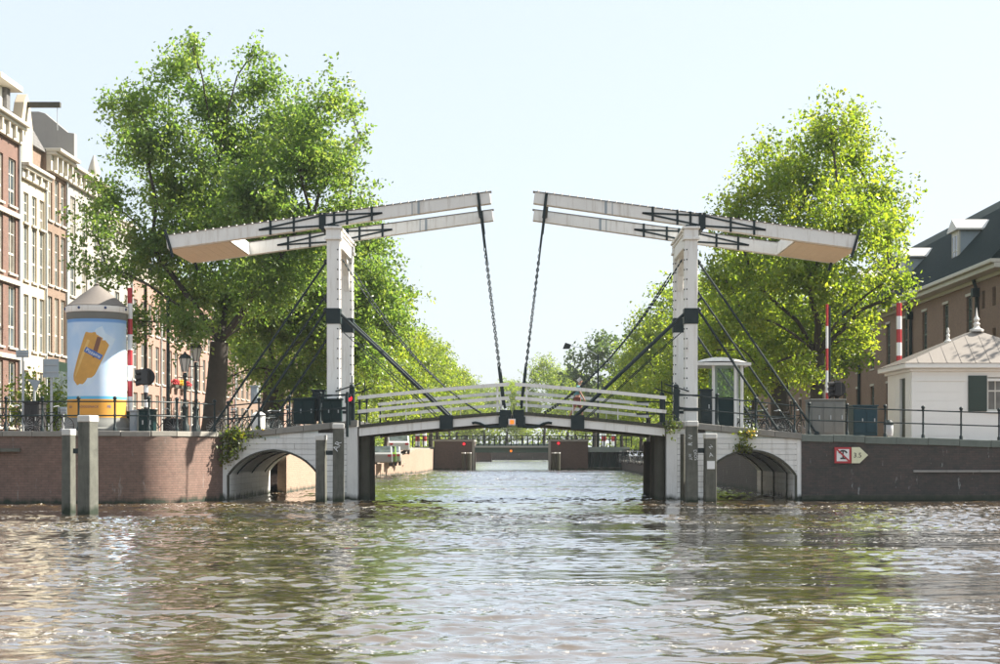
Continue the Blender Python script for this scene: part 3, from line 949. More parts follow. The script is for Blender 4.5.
lamp_bulb = M_plain("bulb_glass", (0.75, 0.74, 0.68), 0.2, 0.05)
balance(-1, "white balance frame reaching over the left leaf from before the big trees")
balance(1, "white balance frame reaching over the right leaf, weight towards the brick almshouse")

# ------------------------------------------------------------------ bridge leaves
def dz(u): return 3.37 - 0.52 * (u / 5.77) - 0.10 * (u / 5.77) * (1 - u / 5.77) * -1.0   # top of the boards
YN, YR = 58.95, 67.6
def leaf(side, label):
    root = thing("bridge_leaf", label, "bridge deck", (bx(U0, side), YN, 2.6))
    ue = 0.03
    N = 8
    us = [ue + (U0 - 0.06 - ue) * i / N for i in range(N + 1)]
    def run(mb, y, dtop, dbot, w):
        for i in range(N):
            a, b = us[i], us[i + 1]
            mb.prism([(bx(a, side), dz(a) + dbot), (bx(b, side), dz(b) + dbot), (bx(b, side), dz(b) + dtop), (bx(a, side), dz(a) + dtop)], 'y', y, y + w)
        return mb
    for y in (YN, YR - 0.22):
        run(MB(), y + 0.02, -0.125, -0.43, 0.2).build("girder", white, root)
    run(MB(), YN + 2.7, -0.16, -0.40, 0.2).build("girder", timber_dark, root)
    run(MB(), YN + 5.6, -0.16, -0.40, 0.2).build("girder", timber_dark, root)
    # boards across
    n = 24
    for i in range(n):
        a = ue + (U0 - 0.06 - ue) * i / n; b = ue + (U0 - 0.06 - ue) * (i + 1) / n - 0.008
        MB().prism([(bx(a, side), dz(a) - 0.12), (bx(b, side), dz(b) - 0.12), (bx(b, side), dz(b)), (bx(a, side), dz(a))], 'y', YN - 0.03, YR).build("deck_plank", timber_dark, root)
    # ironwork on the face: bracket under the push rod and the lock at the middle
    for y in (YN - 0.06,):
        MB().box(*sorted((bx(2.22, side), bx(2.72, side))), y, y + 0.09, dz(2.47) - 0.5, dz(2.47) + 0.04).build("rod_bracket", iron, root)
        lk = MB().box(*sorted((bx(0.04, side), bx(0.46, side))), y - 0.03, y + 0.12, dz(0.3) - 0.46, dz(0.3) + 0.06)
        lk.box(*sorted((bx(0.2, side), bx(0.5, side))), y - 0.07, y + 0.12, dz(0.3) - 0.60, dz(0.3) - 0.2)
        lk.build("lock_plate", iron, root, bevel=0.01)
        hp = [(0.4, -0.55), (0.6, -0.56), (0.85, -0.57), (1.05, -0.52), (1.2, -0.44), (1.38, -0.40), (1.5, -0.43)]
        MB().tube([(bx(u, side), y - 0.02, dz(0.5) + h_) for u, h_ in hp], [0.06, 0.06, 0.055, 0.05, 0.05, 0.045, 0.05], 8).build("lock_hook", iron, root)
    # push rods from the tower collars
    for y in (YB, YF):
        a = Vector((bx(TU - 0.25, side), y - 0.1, 7.15)); b = Vector((bx(2.45, side), y - 0.1, dz(2.45) + 0.02))
        pr = MB().tube([a + (a - b).normalized() * 0.9, b], [0.06, 0.06], 8)
        pr.build("push_rod", iron, root)
        MB().tube([Vector((bx(TU - 0.3, side), y, 6.5)), Vector((bx(2.9, side), y, dz(2.9)))], 0.02, 6).build("cable", iron, root)
    return root


leaf(-1, "left arched timber leaf of the drawbridge with white edge girder")
leaf(1, "right arched timber leaf of the drawbridge with white edge girder")


def deck_rail(side, y, label, mrail=white):
    root = thing("deck_railing", label, "railing", (bx(3, side), y, dz(3)), "white railings along the bridge deck")
    for hh, k in ((1.02, 0), (0.50, 1)):
        mb = MB(); N = 6
        for i in range(N):
            a = 0.12 + (U0 + 0.0 - 0.12) * i / N; b = 0.12 + (U0 - 0.12) * (i + 1) / N
            mb.bar((bx(a, side), y, dz(a) + hh), (bx(b, side), y, dz(b) + hh), 0.09, 0.13)
        mb.build("rail", mrail, root)
    for u in (0.55, 5.75):
        MB().cbox((bx(u, side), y + 0.06, dz(u) + 0.53), 0.07, 0.06, 1.06).build("rail_post", iron if u > 1 else white, root)
    for u in (2.3, 4.0):
        MB().cbox((bx(u, side), y + 0.05, dz(u) + 0.26), 0.03, 0.03, 0.5).build("rail_post", mrail, root)


for s, nm in ((-1, "left"), (1, "right")):
    deck_rail(s, YN + 0.12, f"near white rails on the {nm} leaf, in front of the chains")
    deck_rail(s, YR - 0.15, f"far white rails on the {nm} leaf, on the footpath side behind")

# iron end posts of the deck rails on the abutments
def end_post(px, Y, label, lean):
    p = Vector((PX(px, Y), Y, 2.95))
    r = thing("rail_end_post", label, "iron post", p, "iron posts where the deck rails end")
    MB().cbox((p.x, p.y, p.z + 0.62), 0.2, 0.2, 1.3).build("post", iron, r, bevel=0.02)
    MB().ball((p.x, p.y, p.z + 1.34), 0.11, 10, 6).build("finial", iron, r)
    for zz in (0.5, 1.02):
        MB().bar((p.x, p.y, p.z + zz), (p.x - lean * 1.1, p.y, p.z + zz), 0.05, 0.06).build("bracket", iron, r)
end_post(676, YN + 0.3, "iron rail post on the right pier, at the near rails", -1)
end_post(662, YR - 0.2, "iron rail post on the right pier, at the far rails", 1)
end_post(352, YN + 0.3, "iron rail post on the left pier, at the near rails", 1)

# tiny navigation lights under the middle
def nav_light(px, py, Y, w, label, colm):
    c = P(px, py, Y)
    r = thing("navigation_light", label, "navigation light", (c.x, c.y, c.z))
    MB().box(c.x - w * 0.9, c.x + w * 0.9, Y, Y + 0.08, c.z - w * 0.8, c.z + w * 0.8).build("board", sign_white, r, bevel=0.005)
    MB().box(c.x - w / 2, c.x + w / 2, Y - 0.05, Y - 0.004, c.z - w / 2, c.z + w / 2).build("lens", colm, r, bevel=0.01)
    return r
amber = M_emit("amber_lens", (0.75, 0.2, 0.02), 0.35)
red_lens = M_emit("red_lens", (0.8, 0.015, 0.03), 0.6)
nav_light(512, 422, YN - 0.14, 0.15, "amber navigation light where the two leaves meet", amber)

# ------------------------------------------------------------------ dolphins (mooring posts)
def text_mb(txt, size, depth=0.004):
    cu = bpy.data.curves.new("t", 'FONT'); cu.body = txt; cu.size = size; cu.extrude = depth; cu.resolution_u = 2
    cu.align_x = 'CENTER'; cu.align_y = 'CENTER'
    ob = bpy.data.objects.new("t", cu); COL.objects.link(ob)
    dg = bpy.context.evaluated_depsgraph_get(); dg.update()
    me = bpy.data.meshes.new_from_object(ob.evaluated_get(dg))
    bpy.data.objects.remove(ob); bpy.data.curves.remove(cu)
    vs = [v.co.copy() for v in me.vertices]; fs = [tuple(p.vertices) for p in me.polygons]
    bpy.data.meshes.remove(me)
    return vs, fs


def put_text(txt, size, c, m, name, root, rot=0.0, sx=1.0, parentpart=None):
    """flat lettering facing the river at c"""
    vs, fs = text_mb(txt, size)
    cr, sr = math.cos(rot), math.sin(rot)
    out = [(c[0] + (v.x * cr - v.y * sr) * sx, c[1] + v.z, c[2] + v.x * sr + v.y * cr) for v in vs]
    return MB().add(out, fs).build(name, m, root, fix=False) if parentpart is None else sub(MB().add(out, fs), name, m, parentpart)


graf = M_plain("white_graffiti", (0.62, 0.65, 0.66), 0.7, 0.2, 8.0)


def dolphin(px0, px1, ytop, Y, label, rz=0.35, text=(), lean=0.0):
    w = (px1 - px0) / F * Y / (math.cos(rz) + abs(math.sin(rz)))
    x = PX((px0 + px1) / 2, Y); zt = PZ(ytop, Y)
    root = thing("mooring_post", label, "mooring post", (x, Y, 0), "timber mooring posts in front of the quay")
    m = Matrix.Translation((x, Y, 0)) @ Matrix.Rotation(rz, 4, 'Z')
    b = MB()
    h = w / 2
    vs = [m @ Vector(p) for p in ((-h, -h, -1.5), (h, -h, -1.5), (h, h, -1.5), (-h, h, -1.5))] + [m @ Vector((p[0] * 0.92 + lean, p[1] * 0.92, zt - 0.16)) for p in ((-h, -h), (h, -h), (h, h), (-h, h))]
    b.add(vs, [(3, 2, 1, 0), (4, 5, 6, 7), (0, 1, 5, 4), (1, 2, 6, 5), (2, 3, 7, 6), (3, 0, 4, 7)])
    b.build("shaft", timber, root, bevel=0.03)
    c = MB().cbox((0, 0, 0), w * 1.0, w * 1.0, 0.2)
    c.v = [tuple(m @ Vector((v[0] + lean, v[1], v[2] + zt - 0.1))) for v in c.v]
    c.build("cap", capmat, root, bevel=0.03)
    return root, Vector((x, Y, 0)), w


dolphin(62, 75.5, 429, 47.2, "shorter weathered mooring post of the pair before the advertising column", -0.3)
dolphin(78, 98, 415.5, 46.6, "taller pale weathered mooring post of the pair before the advertising column", -0.38)
o = MB().box(PX(74, 47), PX(81, 47), 46.9, 47.05, PZ(453.5, 47), PZ(448.5, 47)).build("tie_beam", iron, at=Vector((PX(77, 47), 47, 0)))
tag(o, "short dark tie bar bolted between the pair of posts before the column", "tie bar")
dolphin(315.5, 327, 435, 57.4, "plain short grey mooring post before the left abutment", -0.2)
r_, p_, w_ = dolphin(332, 345, 423.5, 57.2, "tall grey mooring post with white AR letters, before the left abutment", 0.10)
put_text("AR", 0.30, (p_.x - 0.01, p_.y - 0.285, PZ(446, 57)), graf, "lettering", r_, rot=1.15)
o = MB().box(PX(326, 57.3), PX(333.5, 57.3), 57.2, 57.34, PZ(455, 57.3), PZ(450.5, 57.3)).build("tie_beam", iron, at=Vector((PX(330, 57.3), 57.3, 0)))
tag(o, "short dark tie bar bolted between the two posts at the left arch", "tie bar")
r_, p_, w_ = dolphin(685, 698, 421, 57.2, "tall grey mooring post with two columns of white scribbled letters, before the right pier", 0.10)
for tx, cy, rot, sz in (("N", 437, 1.4, 0.2), ("R", 444, 1.5, 0.22), ("ioY", 457, -1.5, 0.17)):
    put_text(tx, sz, (p_.x - 0.07, p_.y - 0.29, PZ(cy, 57)), graf, "lettering", r_, rot=rot)
put_text("DIOS", 0.17, (p_.x + 0.11, p_.y - 0.31, PZ(455, 57)), graf, "lettering", r_, rot=-1.45)
r_, p_, w_ = dolphin(703.5, 716.5, 433.5, 57.2, "shorter grey mooring post with a white square sticker, beside the right arch", 0.10)
put_text("N", 0.17, (p_.x, p_.y - 0.285, PZ(447, 57)), graf, "lettering", r_, rot=0.8)
put_text("A", 0.22, (p_.x, p_.y - 0.285, PZ(455, 57)), graf, "lettering", r_, rot=0.2)
MB().box(p_.x - 0.14, p_.x + 0.14, p_.y - 0.30, p_.y - 0.275, PZ(469, 57), PZ(461, 57)).build("sticker", sign_white, r_)
o = MB().box(PX(697, 57.3), PX(705, 57.3), 57.2, 57.34, PZ(453, 57.3), PZ(448, 57.3)).build("tie_beam", iron, at=Vector((PX(701, 57.3), 57.3, 0)))
tag(o, "short dark tie bar bolted between the two posts at the right arch", "tie bar")
# slim pipe posts fixed by the piers
for px, y0, Y, lab in ((347.3, 392, 58.4, "slim dark iron pipe beside the tall post marked AR"), (682.5, 434, 58.2, "slim dark timber pile squeezed behind the tall scribbled post")):
    x = PX(px, Y)
    o = MB().tube([(x, Y, -1.2 if px > 500 else PZ(437, Y)), (x, Y, PZ(y0, Y))], 0.09 if px > 500 else 0.055, 10).build("pipe_post" if px < 500 else "mooring_pile", iron if px < 500 else timber_dark, at=Vector((x, Y, 0)))
    tag(o, lab, "post")

# ------------------------------------------------------------------ anchor sign on the right wall
def anchor_sign():
    Y = 58.84
    x0, x1 = PX(834.5, Y), PX(851, Y); z0, z1 = PZ(463.2, Y), PZ(447.2, Y)
    root = thing("no_anchoring_sign", "square red bordered sign with a crossed-out anchor on the dark quay wall", "sign", ((x0 + x1) / 2, Y, z0))
    MB().box(x0, x1, Y - 0.03, Y + 0.05, z0, z1).build("plate", red, root)
    t = 0.075
    MB().box(x0 + t, x1 - t, Y - 0.036, Y - 0.0305, z0 + t, z1 - t).build("panel", sign_white, root)
    yb = Y - 0.042
    cx, cz = (x0 + x1) / 2, (z0 + z1) / 2
    an = MB()
    an.bar((cx, yb, cz - 0.15), (cx, yb, cz + 0.15), 0.004, 0.05, side=(0, 1, 0))
    an.bar((cx - 0.1, yb - 0.001, cz - 0.12), (cx + 0.1, yb - 0.001, cz - 0.12), 0.004, 0.06, side=(0, 1, 0))
    pts = [(cx - 0.15, cz + 0.08), (cx - 0.09, cz + 0.15), (cx, cz + 0.175), (cx + 0.09, cz + 0.15), (cx + 0.15, cz + 0.08)]
    for k, (a, b) in enumerate(zip(pts, pts[1:])): an.bar((a[0], yb - 0.0015 * (k + 1), a[1]), (b[0], yb - 0.0015 * (k + 1), b[1]), 0.004, 0.06, side=(0, 1, 0))
    an.build("anchor_symbol", blackm, root)
    MB().bar((x0 + t, Y - 0.054, z1 - t), (x1 - t, Y - 0.054, z0 + t), 0.006, 0.06, side=(0, 1, 0)).build("red_bar", red, root)
    ax0, ax1, am = PX(851.6, Y), PX(868, Y), PX(859.5, Y)
    cz = (z0 + z1) / 2
    r2 = thing("arrow_sign", "cream arrow plate reading 3.5 beside the crossed-out anchor sign", "sign", ((ax0 + ax1) / 2, Y, z0))
    MB().prism([(ax0, z0), (am, z0), (ax1, cz), (am, z1), (ax0, z1)], 'y', Y - 0.03, Y + 0.05).build("plate", sign_cream, r2)
    put_text("3.5", 0.26, ((ax0 + am) / 2 + 0.07, Y - 0.036, cz - 0.01), blackm, "lettering", r2)
anchor_sign()

# ------------------------------------------------------------------ quay railings
def railing(path, zt, label, step, height=1.02, cut=None):
    p0 = path[0]
    root = thing("quay_railing", label, "railing", (path[len(path) // 2].x, path[len(path) // 2].y, zt(path[len(path) // 2])))
    for p in path:
        z = zt(p)
        mb = MB().lathe([(0.07, 0), (0.07, 0.12), (0.04, 0.16), (0.036, height * 0.5), (0.055, height * 0.52), (0.055, height * 0.56), (0.036, height * 0.6), (0.036, height), (0.06, height + 0.03), (0.06, height + 0.07), (0.03, height + 0.09)], (p.x, p.y, z), 8)
        mb.ball((p.x, p.y, z + height + 0.15), 0.075, 8, 6)
        mb.build("baluster_post", iron, root)
    for hh in (height * 0.54, height + 0.03):
        MB().tube([Vector((p.x, p.y, zt(p) + hh)) for p in path], 0.028, 6).build("rail", iron, root)
    return root


inner = [(-30, 55.55), (-13.9, 55.55)]
for i in range(7):
    t = -PI / 2 + math.radians(66) * i / 6
    inner.append((c0.x + (R0 - 0.36) * math.cos(t) * 0.85, c0.y + (R0 - 0.36) * math.sin(t)))
inner += [(-11.72, 59.1)]
railing(path_pts(inner, 1.27), lambda p: 2.57, "dark green iron railing with ball finials along the curved left quay", 1.27)
railing(path_pts([(bx(10.75, -1), 59.3), (bx(6.1, -1), 59.3)], 1.16), lambda p: ab_top(abs(p.x - XC)) - 0.02, "dark green iron railing over the left arch, before the green cabinets", 1.16)
railing(path_pts([(bx(6.3, 1), 59.3), (bx(10.7, 1), 59.3)], 1.45), lambda p: ab_top(abs(p.x - XC)) - 0.02, "dark green iron railing over the right arch, before the glass booth", 1.45)
railing(path_pts([(10.75, 59.25), (28, 59.25)], 1.5), lambda p: rz_top(p) - 0.01, "dark green iron railing along the right quay before the white house", 1.5)
railing(path_pts([(bx(6.4, -1), YE - 0.3), (bx(11, -1), YE - 0.3)], 1.3), lambda p: ab_top(abs(p.x - XC)) - 0.02, "far side iron railing of the left approach, below the second tree", 1.3)
railing(path_pts([(bx(6.4, 1), YE - 0.3), (bx(11, 1), YE - 0.3)], 1.3), lambda p: ab_top(abs(p.x - XC)) - 0.02, "far side iron railing of the right approach, behind the glass booth", 1.3)

# ------------------------------------------------------------------ advertising column
def ad_column():
    Y = 62.0; X = PX(97, Y); R = 1.13
    root = thing("advertising_column", "round advertising column with a grey cone roof and a filled bread roll on its poster", "advertising column", (X, Y, GZ))
    MB().lathe([(1.42, GZ), (1.42, GZ + 0.28), (1.34, GZ + 0.34), (1.30, 2.98), (1.22, 3.06), (1.20, 3.16)], (X, Y, 0), 40).build("plinth", concrete, root)
    poster_m, nt, b = newmat("poster_sky_print")
    g = nt.nodes.new("ShaderNodeNewGeometry"); sp = nt.nodes.new("ShaderNodeSeparateXYZ"); nt.links.new(g.outputs['Position'], sp.inputs[0])
    f = rng_map(nt, sp.outputs[2], 3.9, 7.0)
    v, _ = pos(nt); n = noise(nt, v, 0.9, 4)
    c = mix(nt, f, (0.54, 0.68, 0.83), (0.40, 0.58, 0.79))
    c = mix(nt, rng_map(nt, n, 0.42, 0.68, 0.0, 0.45), c, (0.80, 0.84, 0.87))
    c = mix(nt, rng_map(nt, sp.outputs[2], 6.86, 6.92), c, (0.16, 0.33, 0.62))
    c = mix(nt, math_n(nt, 'MULTIPLY', rng_map(nt, sp.outputs[2], 4.02, 3.98), 1.0), c, (0.12, 0.45, 0.68))
    nt.links.new(c, b.inputs['Base Color']); b.inputs['Roughness'].default_value = 0.6; b.inputs['Specular IOR Level'].default_value = 0.2
    MB().lathe([(R, 3.88), (R, 7.02)], (X, Y, 0), 64).build("poster", poster_m, root)
    orange = M_plain("poster_orange", (0.66, 0.33, 0.06), 0.6, 0.04, spec=0.2)
    MB().lathe([(R + 0.003, 3.16), (R + 0.003, 3.885)], (X, Y, 0), 64).build("poster_band", orange, root)
    MB().lathe([(R - 0.02, 7.0), (R + 0.03, 7.1), (R + 0.03, 7.32)], (X, Y, 0), 48).build("frieze", concrete, root)
    MB().lathe([(R + 0.06, 7.30), (R + 0.08, 7.34), (R + 0.08, 7.53), (R + 0.02, 7.56)], (X, Y, 0), 48).build("white_ring", white, root)
    for k in range(6):
        t = -PI / 2 + (k - 2.5) * 0.86 + 0.1
        MB().ball((X + (R + 0.08) * math.cos(t), Y + (R + 0.08) * math.sin(t), 7.44), 0.055, 8, 6).build("lamp_stud", M_stud, root)
    MB().lathe([(R + 0.08, 7.56), (R - 0.02, 7.62), (0.62, 8.02), (0.16, 8.36), (0.08, 8.40), (0.1, 8.46), (0.02, 8.52)], (X, Y, 0), 48).build("cone_roof", zinc, root)

    def wrap(sx, z, d=0.006):
        t = -PI / 2 + sx / R
        return (X + (R + d) * math.cos(t), Y + (R + d) * math.sin(t), z)

    def wrap_strip(a, b, w, m, name, d, n=18, k=8, off=0.0):
        """a, b in (across, height) metres; w(t) half width"""
        mb = MB(); vs = []; fs = []
        ax = Vector((b[0] - a[0], b[1] - a[1])); L = ax.length; ax.normalize(); nx = Vector((-ax.y, ax.x))
        for i in range(n + 1):
            t = i / n; c = Vector(a) + ax * (L * t)
            for j in range(k + 1):
                q = c + nx * (w(t) * (2 * j / k - 1) + off)
                vs.append(wrap(q.x, q.y, d))
        for i in range(n):
            for j in range(k):
                fs.append((i * (k + 1) + j, i * (k + 1) + j + 1, (i + 1) * (k + 1) + j + 1, (i + 1) * (k + 1) + j))
        return mb.add(vs, fs).build(name, m, root, fix=False)
    zy = lambda y: CAMZ + (450 - y) / F * (Y - R)
    xs = lambda x: (x - 97) / F * Y
    bread = M_plain("print_bread", (0.56, 0.29, 0.045), 0.4, 0.18, 5.0, bumps=0)
    bread2 = M_plain("print_bread_light", (0.66, 0.42, 0.12), 0.4, 0.12, 5.0, bumps=0)
    shade = M_plain("print_pale_blue", (0.57, 0.70, 0.81), 0.4, 0.12, 3.0, bumps=0)
    dark = M_plain("print_filling", (0.16, 0.06, 0.03), 0.4, 0.4, 9.0, bumps=0)
    blue = M_plain("print_blue", (0.05, 0.14, 0.40), 0.4, 0.1, bumps=0)
    cap_ = lambda t, e=0.2: math.sqrt(max(0.0, 1 - max(0, (e - t) / e) ** 2)) if t < e else 1.0
    wrap_strip((xs(86), zy(386)), (xs(113), zy(333)), lambda t: 0.40 * cap_(t, 0.25), shade, "poster_print", 0.004, off=-0.06)
    wrap_strip((xs(84), zy(385)), (xs(103), zy(332)), lambda t: 0.36 * min(cap_(t, 0.18), cap_(1 - t, 0.07)) * (0.88 + 0.12 * t), bread, "poster_print", 0.007)
    wrap_strip((xs(95), zy(378)), (xs(112.5), zy(340)), lambda t: 0.22 * min(cap_(t, 0.2), cap_(1 - t, 0.08)), bread, "poster_print", 0.009)
    wrap_strip((xs(84.5), zy(378)), (xs(99.5), zy(341)), lambda t: 0.05 * cap_(t, 0.4), bread2, "poster_print", 0.010, off=0.12)
    wrap_strip((xs(101), zy(358)), (xs(107), zy(337)), lambda t: 0.085 * cap_(t, 0.4), dark, "poster_print", 0.011)
    wrap_strip((xs(93), zy(349)), (xs(109), zy(357.5)), lambda t: 0.105, blue, "poster_print", 0.013)
    wrap_strip((xs(103), zy(333)), (xs(111), zy(329)), lambda t: 0.14 * cap_(t, 0.4), shade, "poster_print", 0.006)

    def wrap_text(txt, size, sx, z, m, rot, d):
        vs, fs = text_mb(txt, size, 0.001)
        cr, sr = math.cos(rot), math.sin(rot)
        out = [wrap(sx + v.x * cr - v.y * sr, z + v.x * sr + v.y * cr, d + v.z) for v in vs]
        MB().add(out, fs).build("lettering", m, root, fix=False)
    wrap_text("Pizzama", 0.19, xs(101), zy(353.2), sign_white, math.atan2(-8.5, 16), 0.017)
    pur = M_plain("print_purple", (0.10, 0.04, 0.12), 0.4, 0.1, bumps=0)
    wrap_text("EEN", 0.125, xs(74), zy(406.8), pur, 0, 0.008)
    wrap_text("BROODSNACK", 0.125, xs(95.5), zy(406.8), pur, 0, 0.008)
    wrap_text("FB", 0.15, xs(116.5), zy(406.6), blue, 0, 0.008)
M_stud = M_plain("blue_lamp_stud", (0.02, 0.05, 0.16), 0.3, 0.1)
ad_column()

# ------------------------------------------------------------------ booms, signs, lamps and cabinets
def boom(px, ytop, Y, label, band=0.66, r=0.1, ybot=None):
    x = PX(px, Y); zt = PZ(ytop, Y)
    root = thing("barrier_boom", label, "barrier boom", (x, Y, GZ), "raised striped road barriers")
    MB().box(x - 0.18, x + 0.18, Y - 0.18, Y + 0.18, GZ - 0.02, GZ + 1.0).build("housing", green, root, bevel=0.03)
    z = zt; k = 0
    while z > GZ + 1.0:
        z2 = max(z - band, GZ + 1.0)
        MB().tube([(x, Y, z2), (x, Y, z)], r, 10).build("stripe", red if k % 2 == 0 else sign_white, root)
        z = z2; k += 1
boom(130, 288, 62.6, "raised red and white barrier boom beside the advertising column", 0.62, 0.1)
boom(899, 303, 68.9, "raised red and white barrier boom behind the white house's roof", 0.58, 0.115)
boom(827, 304, 67.0, "raised red and white barrier boom by the right tree trunk", 0.95, 0.055)
o = MB().tube([(PX(829.6, 67.05), 67.05, GZ), (PX(829.6, 67.05), 67.05, PZ(306, 67))], 0.05, 8).build("pole", iron, at=Vector((PX(829.6, 67.05), 67.05, GZ)))
tag(o, "slim dark pole close beside the striped boom at the right tree trunk", "pole")


def traffic_light(px, py, Y, rx, rz_, label, striped=True):
    c = P(px, py, Y)
    root = thing("traffic_light", label, "traffic light", (c.x, Y, GZ), "round backed bridge traffic lights")
    MB().tube([(c.x, Y - 0.02, c.z), (c.x, Y + 0.04, c.z)], 0.36, 20).build("back_board", blackm, root)
    MB().box(c.x - 0.14, c.x + 0.14, Y - 0.28, Y - 0.02, c.z - 0.3, c.z + 0.3).build("signal_head", blackm, root, bevel=0.03)
    for k in (-1, 0, 1):
        MB().tube([(c.x - 0.14, Y - 0.12, c.z + k * 0.22), (c.x - 0.38, Y - 0.14, c.z + k * 0.22 - 0.05)], [0.1, 0.12], 10).build("visor", blackm, root)
    z = c.z - 0.32; k = 0
    while z > GZ:
        z2 = max(GZ, z - 0.3)
        MB().tube([(c.x, Y, z2), (c.x, Y, z)], 0.085, 10).build("pole_band", sign_white if k % 2 == 0 and striped else blackm, root)
        z = z2; k += 1
traffic_light(146, 377, 63.0, 0, 0, "black round-backed traffic light on a banded pole beside the left boom")
traffic_light(837, 389, 66.0, 0, 0, "black round-backed traffic light above the grey concrete cabinet", False)


def cabinet(name, label, cat, px0, px1, y0, Y, m, depth=0.6, y1=None, lid=None, doors=1):
    x0, x1 = PX(px0, Y), PX(px1, Y); zt = PZ(y0, Y); zb = GZ if y1 is None else PZ(y1, Y)
    root = thing(name, label, cat, ((x0 + x1) / 2, Y, zb))
    MB().box(x0, x1, Y, Y + depth, zb, zt - 0.05).build("body", m, root, bevel=0.02)
    MB().box(x0 - 0.04, x1 + 0.04, Y - 0.05, Y + depth + 0.05, zt - 0.055, zt).build("lid", lid or m, root, bevel=0.015)
    w = (x1 - x0) / doors
    for k in range(doors):
        d = MB().box(x0 + k * w + 0.05, x0 + (k + 1) * w - 0.05, Y - 0.025, Y - 0.001, zb + 0.12, zt - 0.14).build("door", m, root, bevel=0.008)
        hx = x0 + (k + 1) * w - 0.12
        sub(MB().box(hx - 0.02, hx + 0.02, Y - 0.06, Y - 0.026, (zb + zt) / 2 - 0.08, (zb + zt) / 2 + 0.08), "handle", steel, d)
    return root
cabinet("control_cabinet", "wide dark green cabinet behind the railing left of the left tower", "cabinet", 293.5, 314.5, 398, 60.2, green, 0.7, y1=424, doors=2)
cabinet("control_cabinet", "dark green two-tier cabinet at the foot of the left tower", "cabinet", 322.5, 341.5, 398.5, 59.75, green, 0.3, y1=423, doors=2)
cabinet("winch_housing", "small dark winch housing above the cabinets at the left tower", "winch housing", 312, 324.5, 389.5, 60.6, iron, 0.6, y1=421)
cabinet("street_cabinet", "dark green street cabinet right of the striped left boom", "cabinet", 138.5, 153.5, 409, 61.0, green, 0.5, doors=2)
cabinet("street_cabinet", "small grey box between the column and the dark green cabinet", "cabinet", 129.5, 137.0, 410, 61.6, sign_back, 0.4)
cabinet("planter_box", "low dark planter box near the lamp posts on the left quay", "planter", 163, 180, 419, 62.5, blackm, 0.5)
cabinet("waste_container", "dark waste container beside the parked bicycle at the left edge", "container", 24, 39, 402, 58.6, blackm, 0.9, doors=2)
cabinet("concrete_cabinet", "big grey concrete cabinet behind the right railing above the arch's end", "cabinet", 811, 845, 399, 60.6, concrete, 1.2, doors=3)
cabinet("waste_container", "teal blue waste container between the concrete cabinet and the bin", "container", 853.5, 877.5, 405, 61.5, blue_paint, 1.0, doors=2)
cabinet("parking_meter_box", "small grey box sign on the approach below the second left tree", "box", 250.5, 257.5, 385.5, 65.5, sign_back, 0.2, y1=403)
# bins
def bin_(px, w, y0, Y, m, label):
    x = PX(px, Y); zt = PZ(y0, Y); r = w / 2 / F * Y
    root = thing("litter_bin", label, "litter bin", (x, Y, GZ))
    MB().lathe([(r * 0.85, GZ), (r, GZ + 0.15), (r, zt - 0.2), (r * 0.96, zt - 0.19)], (x, Y, 0), 16).build("drum", m, root)
    MB().lathe([(r * 1.06, zt - 0.19), (r * 1.06, zt - 0.1), (r * 0.5, zt)], (x, Y, 0), 16).build("lid", iron if m is not white else m, root)
bin_(888.5, 9.5, 420, 61.0, steel, "round grey litter bin with dark lid beside the white house")
bin_(258.5, 13, 412, 62.5, white, "round white drum on the left approach behind the railing")


def sign_post(px, y0, y1, w, Y, label, shape, name="road_sign"):
    x = PX(px, Y); z0, z1 = PZ(y1, Y), PZ(y0, Y); h = w / 2 / F * Y
    root = thing(name, label, "sign", (x, Y, GZ))
    MB().tube([(x, Y + 0.06, GZ), (x, Y + 0.06, z1 - 0.05)], 0.05, 8).build("pole", steel, root)
    if shape == 'tri':
        MB().prism([(x - h, z1), (x + h, z1 - 0.06), (x + 0.1, z0)], 'y', Y - 0.02, Y).build("plate", sign_back, root)
    else:
        MB().box(x - h, x + h, Y - 0.02, Y, z0, z1).build("plate", sign_back, root, bevel=0.006)
        for q in (0.3, 0.7):
            MB().box(x - h * 0.8, x + h * 0.8, Y - 0.05, Y - 0.0205, z0 + (z1 - z0) * q - 0.02, z0 + (z1 - z0) * q + 0.02).build("clamp", steel, root)
sign_post(51, 359, 377.5, 16, 60.5, "square grey back of a road sign left of the advertising column", 'sq')
sign_post(34, 379, 392, 13, 63.5, "grey back of a triangular road sign before the yellow-green shrub", 'tri')
sign_post(22.5, 350, 357.5, 13, 59.5, "pale post with a small flat board on top beside the waste container", 'sq', "information_post")
sign_post(62.5, 407, 414, 9, 59.0, "small low grey sign board just left of the column's foot", 'sq')


